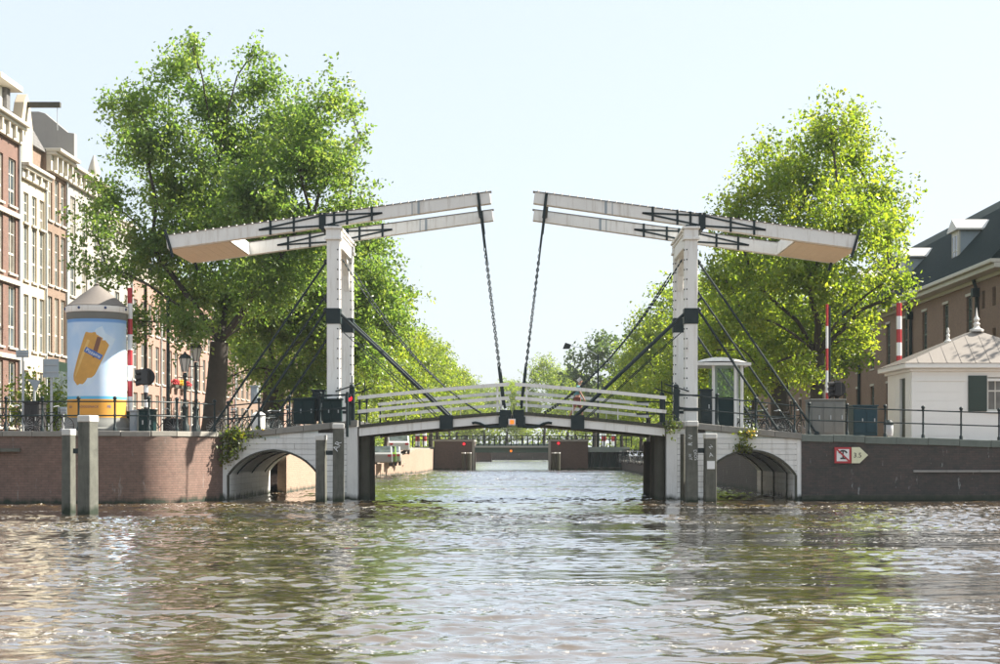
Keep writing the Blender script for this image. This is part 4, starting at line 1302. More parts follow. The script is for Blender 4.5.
def lantern_post(px, ytop, Y, label):
    x = PX(px, Y); zt = PZ(ytop, Y); H = zt - GZ
    root = thing("lantern_post", label, "lamp post", (x, Y, GZ), "old iron lantern posts on the left quay")
    MB().lathe([(0.2, 0), (0.2, 0.5), (0.13, 0.6), (0.12, 1.2), (0.16, 1.3), (0.075, 1.45), (0.06, H - 1.05), (0.1, H - 1.0), (0.05, H - 0.85)], (x, Y, GZ), 12).build("post", iron, root)
    MB().bar((x - 0.3, Y, zt - 1.05), (x + 0.3, Y, zt - 1.05), 0.04, 0.04).build("ladder_bar", iron, root)
    la = MB().lathe([(0.12, -0.82), (0.25, -0.25), (0.25, -0.24)], (x, Y, zt), 6, False).build("lantern", lamp_glass, root)
    sub(MB().lathe([(0.29, -0.24), (0.2, -0.1), (0.06, -0.02), (0.04, 0.06)], (x, Y, zt), 6, False), "lantern_roof", iron, la)
    fr = MB()
    for k in range(6):
        t = 2 * PI * k / 6
        fr.bar((x + 0.125 * math.cos(t), Y + 0.125 * math.sin(t), zt - 0.82), (x + 0.255 * math.cos(t), Y + 0.255 * math.sin(t), zt - 0.24), 0.025, 0.025)
    sub(fr, "lantern_frame", iron, la)
lantern_post(185, 353, 68, "iron lantern post, the shorter of two left of the big tree trunk")
lantern_post(196, 343, 70, "iron lantern post standing nearest to the big left tree trunk")
def pole(px, y0, Y, r, label, m=None):
    x = PX(px, Y)
    o = MB().tube([(x, Y, GZ - 0.02), (x, Y, PZ(y0, Y))], [r * 1.25, r], 10).build("tram_pole", m or iron, at=Vector((x, Y, GZ)))
    tag(o, label, "pole")
pole(168, 296, 70, 0.07, "tall thin dark pole between the traffic light and the lantern posts")
pole(145.5, 285, 74, 0.075, "tall thin brown pole rising behind the traffic light", timber_dark)
# hanging lamp arm over the canal in the distance
def arm_lamp():
    Y = 130.0
    c = P(567, 346, Y); x = PX(598, Y)
    root = thing("street_lamp", "dark tilted street lamp head on a long arm before the distant trees", "street lamp", (x, Y, GZ - 0.25))
    MB().tube([(x, Y, GZ - 0.3), (x, Y, c.z - 0.7)], [0.12, 0.07], 8).build("pole", iron, root)
    MB().tube([(x, Y, c.z - 0.8), (x - 0.9, Y, c.z - 0.25), (c.x + 0.25, Y, c.z + 0.02)], 0.03, 6).build("arm", sign_back, root)
    MB().prism([(c.x - 0.36, c.z - 0.24), (c.x + 0.22, c.z - 0.24), (c.x + 0.36, c.z + 0.10), (c.x - 0.15, c.z + 0.27)], 'y', Y - 0.25, Y + 0.25).build("lamp_head", iron, root, bevel=0.03)
arm_lamp()


# signal light by the left tower
def signal(px, py, Y, label, s=0.2):
    c = P(px, py, Y)
    root = thing("signal_light", label, "signal light", (c.x, Y, c.z - 0.9))
    MB().tube([(c.x, Y + 0.1, c.z - 1.0), (c.x, Y + 0.1, c.z)], 0.04, 8).build("post", iron, root)
    MB().box(c.x - s, c.x + s, Y, Y + 0.2, c.z - s, c.z + s).build("housing", iron, root, bevel=0.02)
    MB().tube([(c.x, Y - 0.02, c.z), (c.x, Y - 0.002, c.z)], s * 0.62, 14).build("lens", red_lens, root)
    MB().tube([(c.x, Y - 0.2, c.z + s * 0.5), (c.x, Y, c.z + s * 0.5)], s * 0.4, 10).build("hood", iron, root)
signal(349.5, 398.5, 58.75, "lit red signal light at the canal end of the left railing", 0.17)

# ------------------------------------------------------------------ glass keeper's booth
def booth():
    Y0, Y1 = 61.2, 63.2
    x0, x1 = PX(698, Y0), PX(746, Y0)
    zb = 2.75; zr = PZ(364, Y0); zr2 = PZ(357, Y0)
    root = thing("keeper_booth", "small glass bridge keeper's booth with a white domed roof beside the right tower", "booth", ((x0 + x1) / 2, Y0, zb))
    cx, cy = (x0 + x1) / 2, (Y0 + Y1) / 2
    # shallow domed roof
    mb = MB(); vs = []; fs = []; n, m = 18, 8
    hx, hy = (x1 - x0) / 2 + 0.18, (Y1 - Y0) / 2 + 0.2
    for i in range(n + 1):
        for j in range(m + 1):
            a, b = 2 * i / n - 1, 2 * j / m - 1
            vs.append((cx + a * hx, cy + b * hy, zr + 0.05 + (zr2 - zr) * (1 - a * a) * (1 - b * b * 0.8)))
    for i in range(n):
        for j in range(m):
            fs.append((i * (m + 1) + j, (i + 1) * (m + 1) + j, (i + 1) * (m + 1) + j + 1, i * (m + 1) + j + 1))
    mb.add(vs, fs, True)
    mb.box(cx - hx, cx + hx, cy - hy, cy + hy, zr - 0.06, zr + 0.052)
    mb.build("roof", white, root)
    for px in (713.5, 735.5, 742.0):
        x = PX(px, Y0)
        MB().box(x - 0.055, x + 0.055, Y0, Y0 + 0.11, zb, zr - 0.06).build("post", white, root, bevel=0.01)
    for x in (x0 + 0.05, x1 - 0.05, cx):
        MB().box(x - 0.05, x + 0.05, Y1 - 0.1, Y1, zb, zr - 0.06).build("post", white, root)
    xg0, xg1 = PX(700, Y0), PX(734.5, Y0)
    zs = PZ(397, Y0)
    MB().box(xg0, xg1, Y0 + 0.12, Y1 - 0.12, zb, zs).build("lower_panel", green, root, bevel=0.02)
    gl = bpy.data.materials.new("booth_glass"); gl.use_nodes = True
    nt = gl.node_tree
    for k in list(nt.nodes): nt.nodes.remove(k)
    out = nt.nodes.new("ShaderNodeOutputMaterial"); tr = nt.nodes.new("ShaderNodeBsdfTransparent"); tr.inputs[0].default_value = (0.78, 0.86, 0.79, 1)
    gg = nt.nodes.new("ShaderNodeBsdfGlossy"); gg.inputs['Roughness'].default_value = 0.05
    fr = nt.nodes.new("ShaderNodeFresnel"); fr.inputs[0].default_value = 1.45
    ms = nt.nodes.new("ShaderNodeMixShader"); nt.links.new(fr.outputs[0], ms.inputs[0]); nt.links.new(tr.outputs[0], ms.inputs[1]); nt.links.new(gg.outputs[0], ms.inputs[2]); nt.links.new(ms.outputs[0], out.inputs[0])
    MB().box(PX(714.5, Y0), PX(734.5, Y0), Y0 + 0.05, Y0 + 0.065, zs + 0.003, zr - 0.07).build("pane", gl, root)
    MB().box(PX(714.5, Y0), x1 - 0.12, Y1 - 0.065, Y1 - 0.05, zs + 0.003, zr - 0.07).build("pane", gl, root)
    MB().box(x1 - 0.06, x1 - 0.045, Y0 + 0.15, Y1 - 0.15, zs + 0.003, zr - 0.07).build("pane", gl, root)
booth()
cabinet("control_cabinet", "narrow dark cabinet between the right tower and the glass booth", "cabinet", 700.5, 712, 389, 60.85, iron, 0.25, y1=424)

# ------------------------------------------------------------------ facades
def facade(mb, L, z0, z1, openings, dep=0.18, body=8.0):
    """wall in its own frame: x out of the wall, y along it, z up"""
    ys = sorted({0.0, L, *[o[0] for o in openings], *[o[1] for o in openings]})
    zs = sorted({z0, z1, *[o[2] for o in openings], *[o[3] for o in openings]})
    for a, b in zip(ys, ys[1:]):
        for c, d in zip(zs, zs[1:]):
            my, mz = (a + b) / 2, (c + d) / 2
            if any(o[0] < my < o[1] and o[2] < mz < o[3] for o in openings): continue
            mb.add([(0, a, c), (0, b, c), (0, b, d), (0, a, d)], [(0, 1, 2, 3)])
    for a, b, c, d in openings:
        mb.add([(0, a, c), (0, b, c), (0, b, d), (0, a, d), (-dep, a, c), (-dep, b, c), (-dep, b, d), (-dep, a, d)],
               [(0, 4, 5, 1), (1, 5, 6, 2), (2, 6, 7, 3), (3, 7, 4, 0)])
    mb.add([(0, 0, z0), (0, L, z0), (0, L, z1), (0, 0, z1), (-body, 0, z0), (-body, L, z0), (-body, L, z1), (-body, 0, z1)],
           [(0, 3, 7, 4), (1, 5, 6, 2), (3, 2, 6, 7), (4, 7, 6, 5)])
    return mb


_wcache = {}
def window(root, y, z, w, h, fm, gm_, bars=(1, 2), sill=True, dep=0.12):
    key = (round(w, 3), round(h, 3), fm.name, gm_.name, bars)
    if key not in _wcache:
        t = 0.075
        f = MB().box(-0.03, 0.03, -w / 2, -w / 2 + t, 0, h).box(-0.03, 0.03, w / 2 - t, w / 2, 0, h).box(-0.03, 0.03, -w / 2 + t, w / 2 - t, h - t, h).box(-0.03, 0.03, -w / 2 + t, w / 2 - t, 0, t)
        for k in range(1, bars[0] + 1):
            yy = -w / 2 + w * k / (bars[0] + 1); f.box(-0.022, 0.022, yy - 0.022, yy + 0.022, t, h - t)
        for k in range(1, bars[1] + 1):
            zz = h * k / (bars[1] + 1); e = 0.05 if k == (bars[1] + 1) // 2 else 0.022
            f.box(-0.026, 0.026, -w / 2 + t, w / 2 - t, zz - e, zz + e)
        _wcache[key] = (f.mesh("window", fm), MB().box(-0.012, 0.0, -w / 2 + t, w / 2 - t, t, h - t).mesh("pane", gm_),
                        MB().box(-0.05, 0.2, -w / 2 - 0.08, w / 2 + 0.08, -0.1, 0.0).mesh("sill", white_trim))
    a, b, c = _wcache[key]
    o = bpy.data.objects.new("window", a); COL.objects.link(o); o.parent = root; o.location = (-dep, y, z)
    p = bpy.data.objects.new("pane", b); COL.objects.link(p); p.parent = o
    if sill:
        s = bpy.data.objects.new("sill", c); COL.objects.link(s); s.parent = o; s.location = (0.02, 0, -0.002)
    return o


XF = -25.0
def house(label, Y0, Y1, ztop, wallm, rows, cols, fm=None, gl=None, cornice=0.5, corn_h=0.9, roof=None, bars=(1, 2), corn_m=None, group="canal houses on the left quay"):
    """rows: (bottom, height); cols: (fraction along, width)"""
    root = thing("canal_house", label, "house", (XF, Y0, 0), group, world=False)
    L = Y1 - Y0 - 0.03
    ops = []
    for zb, hh in rows:
        for fr, w in cols:
            ops.append((fr * L - w / 2, fr * L + w / 2, zb, zb + hh))
    facade(MB(), L, GZ - 0.05, ztop, ops).build("wall", wallm, root, fix=False)
    for a, b, c, d in ops:
        window(root, (a + b) / 2, c, b - a, d - c, fm or sash, gl or random.choice((glass, glass, glass_light)), bars)
    if corn_h:
        cm = MB().box(0.003, cornice * 0.35, 0.02, L - 0.02, ztop - corn_h, ztop - 0.28)
        cm.box(0.003, cornice * 0.7, 0.02, L - 0.02, ztop - 0.275, ztop - 0.12)
        cm.box(-0.3, cornice, 0.0, L, ztop - 0.115, ztop + 0.06)
        co = cm.build("cornice", corn_m or white_trim, root, bevel=0.03)
        n = max(2, int(L / 0.9))
        br = MB()
        for k in range(n):
            y = L * (k + 0.5) / n
            br.box(cornice * 0.36, cornice * 0.62, y - 0.09, y + 0.09, ztop - corn_h + 0.1, ztop - 0.28)
        br.build("cornice_bracket", corn_m or white_trim, root)['kind'] = 'stuff'
    if roof:
        rm, rh = roof
        ch = MB().prism([(0.0, ztop + 0.005), (-4.0, ztop + rh), (-8.0, ztop + 0.005)], 'y', 0.02, L - 0.02).build("roof", rm, root)
        bxm = MB().box(-4.6, -3.8, L * 0.4 - 0.5, L * 0.4 + 0.5, ztop + rh - 0.8, ztop + rh + 1.3)
        sub(bxm, "chimney", brick_brown, ch)
    MB().tube([(0.08, L - 0.12, GZ), (0.08, L - 0.12, ztop - corn_h)], 0.06, 8).build("downpipe", steel, root)
    return root, L


sash_d = sash
# A: red brick house at the left edge
hA, L = house("red brick canal house with tall white sash windows, first at the left edge", 69.5, 77.4, 17.9, brick_red,
              ((3.0, 3.2), (6.9, 3.0), (10.5, 2.9), (13.8, 2.3)), ((0.13, 1.1), (0.38, 1.1), (0.63, 1.1), (0.87, 1.1)), cornice=0.6, corn_h=0.95)
wh_d = MB().box(-2.6, -0.5, 5.2, 6.9, 17.95, 19.6)
wh_d.build("dormer", white, hA, bevel=0.03)
MB().box(-2.5, 0.1, 4.9, 8.2, 19.62, 19.9).build("dormer_lintel", white_trim, hA, bevel=0.03)
MB().box(-0.75, -0.3, 6.95, 7.5, 17.95, 19.62).build("dormer_post", slate_grey, hA, bevel=0.03)
for z in (6.45, 10.1, 13.4):
    MB().box(0.002, 0.14, 0.0, L, z - 0.12, z + 0.1).build("stone_band", white_trim, hA)
# B: cream house with a raised neck and hoist beam
hB, L = house("cream stucco canal house with a narrow raised neck and hoist beam", 77.4, 81.7, 16.1, cream,
              ((3.0, 2.9), (6.9, 2.8), (10.4, 2.9), (13.3, 1.5)), ((0.25, 0.8), (0.56, 0.8), (0.85, 0.8)), cornice=0.5, corn_h=0.7)
MB().prism([(0.05, 16.0), (1.75, 16.0), (1.75, 18.2), (1.35, 19.2), (0.9, 19.7), (0.45, 19.2), (0.05, 18.2)], 'x', -0.4, 0.12).build("neck_gable", cream, hB, bevel=0.03)
MB().box(0.125, 1.75, 0.85, 1.1, 19.05, 19.3).build("hoist_beam", timber_dark, hB)
MB().tube([(1.6, 0.97, 19.05), (1.6, 0.97, 17.9)], 0.02, 6).build("hoist_rope", steel, hB)
MB().box(-1.0, -0.2, 2.4, 4.2, 16.05, 17.4).build("roof_turret", brick_brown, hB)
tz = 17.42
MB().add([(-1.15, 2.2, tz), (0.0, 2.2, tz), (0.0, 4.4, tz), (-1.15, 4.4, tz), (-0.55, 3.3, 18.75)], [(3, 2, 1, 0), (0, 1, 4), (1, 2, 4), (2, 3, 4), (3, 0, 4)]).build("turret_roof", slate_grey, hB)
# C: brown brick
hC, L = house("brown brick canal house with a heavy cream cornice beside the grey gable", 81.7, 85.4, 17.6, brick_brown,
              ((3.0, 3.1), (7.0, 3.0), (10.6, 2.8), (14.0, 2.3)), ((0.2, 0.75), (0.52, 0.75), (0.83, 0.75)), cornice=0.8, corn_h=1.1)
MB().box(-0.004, 0.25, 0.1, L - 0.1, 2.5, 6.6).build("shop_front", shutter_m, hC)
MB().box(0.252, 0.27, 0.3, L - 0.3, 2.9, 6.1).build("shop_pane", glass, hC)
# D: grey gable
hD, L = house("grey stone canal house with a tall weathered firewall gable", 85.4, 92.5, 17.4, grey_stone,
              ((3.0, 3.0), (6.8, 2.9), (10.4, 2.7), (13.7, 2.2)), ((0.17, 1.0), (0.5, 1.0), (0.83, 1.0)), cornice=0.6, corn_h=0.9, roof=(slate_grey, 2.2))
MB().prism([(-4.0, 16.5), (-4.0, 20.5), (-1.7, 20.5), (-1.35, 20.4), (-0.1, 19.35), (0.25, 19.3), (0.25, 17.5), (0.1, 16.5)], 'y', 0.6, 1.1).build("firewall", grey_stone, hD, bevel=0.03)
MB().lathe([(0.3, 17.5), (0.35, 17.9), (0.2, 18.4), (0.05, 18.8)], (0.25, 4.5, 0), 12).build("gable_scroll", white_trim, hD)
specs = [
    ("grey plastered canal house half hidden by the left edge of the big tree", 92.5, 99.5, 16.0, grey_stone, 3, (slate_grey, 2.6)),
    ("pale pink brick canal house seen just right of the advertising column", 99.5, 107.5, 13.6, brick_pink, 4, (slate, 2.4)),
    ("pink brick canal house with orange window boxes behind the lantern posts", 107.5, 117, 13.2, brick_pink, 5, (slate_grey, 2.4)),
    ("rosy brick canal house just left of the big left tree trunk", 117, 125, 13.8, brick_pink, 4, (slate, 2.6)),
    ("red brick canal house right behind the trunk of the big left tree", 125, 135, 13.0, brick_red, 4, (slate, 2.6)),
    ("brown brick canal house seen between the two left trunks", 135, 147, 13.4, brick_brown, 5, (slate_grey, 2.6)),
    ("dull red brick canal house mostly hidden behind the second left trunk", 147, 160, 13.0, brick_red, 5, (slate, 2.6)),
    ("pink canal house hidden among the far left trees", 160, 178, 13.4, brick_pink, 6, (slate, 2.6)),
    ("far brown canal house at the end of the left row", 178, 200, 13.0, brick_brown, 6, (slate, 2.6)),
]
for lab, a, b, zt, wm, nc, rf in specs:
    r_, L_ = house(lab, a, b, zt, wm, ((2.9, 2.7), (6.4, 2.5), (9.6, 2.0)), tuple(((k + 0.5) / nc, 1.05) for k in range(nc)), cornice=0.45, corn_h=0.7, roof=rf)
    if "window boxes" in lab:
        for k in (1, 2, 3):
            fb = MB().box(0.22, 0.5, (k + 0.5) / nc * L_ - 0.5, (k + 0.5) / nc * L_ + 0.5, 6.3, 6.5).build("window_box", timber_dark, r_)
            sb = MB()
            for q in range(40):
                yy = (k + 0.5) / nc * L_ + random.uniform(-0.5, 0.5)
                sb.ball((0.36 + random.uniform(-0.2, 0.2), yy, 6.55 + random.random() * 0.3), 0.08, 5, 4)
            o_ = sb.build("flowers", M_flower, r_) if False else sb.build("blossom", yellow_m if k == 2 else red, r_); o_['kind'] = 'stuff'

# long brick almshouse on the right
def almshouse():
    X0 = 24.0; YS, YEND = 77.6, 165.0
    ze = 11.25; L = YEND - YS
    root = thing("almshouse", "long brown brick almshouse with dark slate roof and tall narrow windows", "building", (X0, YEND, 0), None, rz=PI, world=False)
    # frame: x out of wall (towards the canal), y runs from the far end to the near end
    ops = []
    Yw = 84.6
    ys = []
    k = 0
    y = Yw
    while y < 160: ys.append(y); y += 4.72
    for y in ys:
        s = YEND - y
        ops.append((s - 0.55, s + 0.55, 7.5, 10.2)); ops.append((s - 0.55, s + 0.55, 3.1, 6.3))
    slits = []
    for q in range(7):
        y = 82.0 - q * 1.9
        s = YEND - y
        for zb in (9.3, 7.2, 5.0):
            slits.append((s - 0.28, s + 0.28, zb, zb + 0.95))
    facade(MB(), L, GZ - 0.3, ze, ops + slits, 0.25, 14.0).build("wall", brick_long, root, fix=False)
    for a, b, c, d in ops: 
        window(root, (a + b) / 2, c, b - a, d - c, sash_green, glass, (1, 3), True, 0.16)
        MB().box(0.003, 0.05, a - 0.05, b + 0.05, d + 0.02, d + 0.16).build("lintel", white_trim, root)
    for a, b, c, d in slits: window(root, (a + b) / 2, c, b - a, d - c, sash_green, glass, (0, 1), False, 0.2)
    g = MB().box(0.003, 0.14, 0, L, ze - 0.5, ze - 0.3).box(0.003, 0.75, 0, L, ze - 0.295, ze - 0.05).box(-0.2, 0.95, 0, L, ze - 0.045, ze + 0.16)
    g.build("gutter_cornice", white_trim, root, bevel=0.03)
    rp_ = [(0.9, ze + 0.17), (-3.0, ze + 4.4), (-6.2, ze + 6.5), (-10.4, ze + 4.4), (-14.3, ze + 0.17)]
    MB().prism(rp_, 'y', 0, L).build("roof", slate, root)
    for y in (89.0, 101.5, 114, 126.5, 139):
        s = YEND - y
        # dormer: front, cheeks, gabled roof
        d = MB().box(-3.2, -0.55, s - 0.72, s + 0.72, ze + 0.9, ze + 3.0).build("dormer", sign_back, root)
        sub(MB().box(-0.55, -0.46, s - 0.74, s + 0.74, ze + 0.9, ze + 3.05).box(-0.46, -0.43, s - 0.6, s - 0.5, ze + 1.1, ze + 2.8).box(-0.46, -0.43, s + 0.5, s + 0.6, ze + 1.1, ze + 2.8).box(-0.46, -0.43, s - 0.03, s + 0.03, ze + 1.1, ze + 2.8).box(-0.46, -0.43, s - 0.5, s + 0.5, ze + 1.9, ze + 1.96), "dormer_frame", white_trim, d)
        sub(MB().box(-0.455, -0.445, s - 0.5, s + 0.5, ze + 1.1, ze + 2.8), "pane", glass, d)
        sub(MB().prism([(s - 0.98, ze + 3.05), (s + 0.98, ze + 3.05), (s + 0.98, ze + 3.15), (s, ze + 3.75), (s - 0.98, ze + 3.15)], 'x', -4.0, -0.25), "dormer_roof", zinc_white, d)
    for y in (82.8, 97.0, 112, 128, 145):
        s = YEND - y
        MB().tube([(0.12, s, GZ - 0.3), (0.12, s, ze - 0.9), (0.3, s, ze - 0.35)], 0.1, 8).box(0.02, 0.38, s - 0.2, s + 0.2, ze - 1.25, ze - 0.8).build("downpipe", green, root)
zinc_white = M_plain("pale_zinc", (0.62, 0.60, 0.56), 0.5, 0.08, streak=0.15)
almshouse()

# ------------------------------------------------------------------ white house
def white_house():
    Y0, Y1 = 64.0, 68.3
    x0 = PX(912, Y0); x1 = x0 + 6.2
    ze = PZ(366, Y0); zb = GZ - 0.3
    root = thing("white_house", "small white bridge house with hipped pale roof and dark green shutters", "house", ((x0 + x1) / 2, Y0, zb))
    wl = M_plain("white_house_paint", (0.80, 0.80, 0.75), 0.6, 0.03, 1.5, streak=0.08, dirt=(0.5, 0.47, 0.4))
    # walls with a window opening in front and a door opening in the left side
    wx0, wx1 = PX(987.5, Y0), PX(1013, Y0); wz0, wz1 = PZ(411, Y0), PZ(377, Y0)
    mb = MB()
    def cell(a, b, c, d): mb.box(a, b, Y0, Y0 + 0.25, c, d)
    cell(x0, wx0, zb, ze); cell(wx1, x1, zb, ze); cell(wx0, wx1, zb, wz0); cell(wx0, wx1, wz1, ze)
    mb.build("front_wall", wl, root)
    MB().box(x0, x1, Y1 - 0.25, Y1, zb, ze).build("back_wall", wl, root)
    MB().box(x1 - 0.25, x1, Y0 + 0.252, Y1 - 0.252, zb, ze).build("side_wall", wl, root)
    dy0, dy1, dzt = Y0 + 1.15, Y0 + 2.1, zb + 2.75
    sw = MB().box(x0, x0 + 0.25, Y0 + 0.252, dy0, zb, ze).box(x0, x0 + 0.25, dy1, Y1 - 0.252, zb, ze).box(x0, x0 + 0.25, dy0, dy1, dzt, ze)
    sw.build("side_wall", wl, root)
    d = MB().box(x0 + 0.1, x0 + 0.16, dy0, dy1, zb, dzt).build("door", shutter_m, root)
    sub(MB().ball((x0 + 0.07, dy0 + 0.12, zb + 1.1), 0.05), "handle", steel, d)
    # boards of the walls: shallow horizontal weatherboarding
    k = 0
    z = zb + 0.32
    while z < ze - 0.75:
        MB().box(x0 + 0.16, wx0 - 0.95, Y0 - 0.012, Y0 - 0.001, z, z + 0.352).build("wall_board", wl, root)
        z += 0.36
    for yy in (Y0 + 0.6, Y0 + 2.8):
        MB().box(x0 - 0.02, x0 - 0.001, yy - 0.12, yy + 0.12, zb + 1.4, zb + 2.3).build("wall_panel", wl, root)
    tr = MB().box(x0 - 0.02, x0 + 0.16, Y0 - 0.025, Y0 - 0.001, zb, ze - 0.62).build("corner_board", wl, root)
    MB().box(x0 - 0.03, x1 + 0.03, Y0 - 0.035, Y0 - 0.002, ze - 0.62, ze - 0.52).build("frieze_moulding", wl, root)
    co = MB().box(x0 - 0.12, x1 + 0.12, Y0 - 0.12, Y1 + 0.12, ze - 0.22, ze - 0.1).box(x0 - 0.36, x1 + 0.36, Y0 - 0.36, Y1 + 0.36, ze - 0.095, ze + 0.10)
    co.build("cornice", wl, root, bevel=0.02)
    # hipped roof, ridge running back
    ov = 0.4; zr = PZ(331, 66)
    cx = PX(972, 65.8)
    cx2 = (x0 + x1) / 2
    a, b, c, d_ = (x0 - ov, Y0 - ov), (x1 + ov, Y0 - ov), (x1 + ov, Y1 + ov), (x0 - ov, Y1 + ov)
    zb2 = ze + 0.105
    r0, r1 = (cx2, Y0 + 1.6, zr), (cx2, Y1 - 1.0, zr)
    MB().add([(*a, zb2), (*b, zb2), (*c, zb2), (*d_, zb2), r0, r1], [(3, 2, 1, 0), (0, 1, 4), (1, 2, 5, 4), (2, 3, 5), (3, 0, 4, 5)]).build("roof", roof_pale, root)
    k = 0
    for k in range(1, 12):
        t = k / 12
        xe = a[0] + (b[0] - a[0]) * t
        q = 1 - abs(2 * t - 1)
        top_ = (xe + (cx2 - xe) * 0.0, a[1] + (r0[1] - a[1]) * q, zb2 + (zr - zb2) * q)
        MB().bar((xe, a[1], zb2 + 0.005), top_, 0.03, 0.016).build("roof_seam", roof_pale, root)
    for k in range(1, 8):
        t = k / 8; ye = a[1] + (d_[1] - a[1]) * t
        f1_ = (ye - a[1]) / (r0[1] - a[1]); f2_ = (d_[1] - ye) / (d_[1] - r1[1]); q = min(1, f1_, f2_)
        MB().bar((a[0], ye, zb2 + 0.005), (a[0] + (cx2 - a[0]) * q, ye, zb2 + (zr - zb2) * q), 0.03, 0.016).build("roof_seam", roof_pale, root)
    for (x, y, z), s in ((r0, 1.0), ((17.88, 66.2, zb2 + 0.70 * (zr - zb2)), 0.55)):
        fi = MB().lathe([(0.30 * s, -0.06), (0.30 * s, 0.03), (0.18 * s, 0.07), (0.11 * s, 0.16), (0.15 * s, 0.27), (0.08 * s, 0.34), (0.13 * s, 0.45), (0.05 * s, 0.6), (0.01, 0.95 * s)], (x, y, z), 10)
        fi.build("finial", zinc_white, root)
    # window
    fr = MB(); t = 0.07
    yF = Y0 + 0.1
    fr.box(wx0, wx0 + t, yF, yF + 0.06, wz0, wz1).box(wx1 - t, wx1, yF, yF + 0.06, wz0, wz1).box(wx0 + t, wx1 - t, yF, yF + 0.06, wz1 - t, wz1).box(wx0 + t, wx1 - t, yF, yF + 0.06, wz0, wz0 + t)
    fr.box(wx0 + t, wx1 - t, yF + 0.003, yF + 0.057, (wz0 + wz1) / 2 + 0.1, (wz0 + wz1) / 2 + 0.16)
    for k in (1, 2): 
        xx = wx0 + (wx1 - wx0) * k / 3; fr.box(xx - 0.02, xx + 0.02, yF + 0.006, yF + 0.054, wz0 + t, wz1 - t)
    w_ = fr.build("window", sash, root)
    sub(MB().box(wx0 + t, wx1 - t, yF + 0.03, yF + 0.036, wz0 + t, wz1 - t), "pane", glass_light, w_)
    sub(MB().box(wx0 - 0.06, wx1 + 0.06, Y0 - 0.08, Y0 + 0.1, wz0 - 0.08, wz0 - 0.002), "sill", wl, w_)
    for s, xx in ((-1, wx0), (1, wx1)):
        a_, b_ = sorted((xx + s * 0.03, xx + s * 0.80))
        sh = MB().box(a_, b_, Y0 - 0.06, Y0 - 0.015, wz0 - 0.02, wz1 + 0.06).build("shutter", shutter_m, root, bevel=0.01)
        for q in range(2):
            zz = wz0 + 0.08 + q * (wz1 - wz0) / 2
            sub(MB().box(a_ + 0.09, b_ - 0.09, Y0 - 0.075, Y0 - 0.061, zz, zz + (wz1 - wz0) / 2 - 0.14), "panel", shutter_m, sh)
roof_pale = M_plain("pale_lead_roof", (0.215, 0.19, 0.165), 0.6, 0.12, 2.0, streak=0.25, dirt=(0.28, 0.25, 0.22))
white_house()

# ------------------------------------------------------------------ trees
def leaf_arrays(centres, spread, per, size, r, droop=0.35, dirs=None):
    n = len(centres) * per
    c = np.repeat(centres, per, axis=0) + r.normal(0, 1, (n, 3)) * np.array(spread)
    if dirs is not None:
        c = c + np.repeat(dirs, per, axis=0) * r.uniform(-0.75, 0.75, (n, 1))
    a = r.normal(0, 1, (n, 3)); a[:, 2] -= droop; a /= np.linalg.norm(a, axis=1, keepdims=True)
    q = r.normal(0, 1, (n, 3)); q[:, 2] += 0.9
    b = np.cross(a, q); b /= np.linalg.norm(b, axis=1, keepdims=True) + 1e-9
    s = size * r.uniform(0.6, 1.35, (n, 1))
    nrm = np.cross(a, b)
    v0 = c; v1 = c + a * s * 0.5 + b * s * 0.30 + nrm * s * 0.08; v2 = c + a * s; v3 = c + a * s * 0.5 - b * s * 0.30 + nrm * s * 0.08
    vs = np.stack([v0, v1, v2, v3], 1).reshape(-1, 3)
    quads = np.arange(n * 4).reshape(n, 4)
    return vs, quads


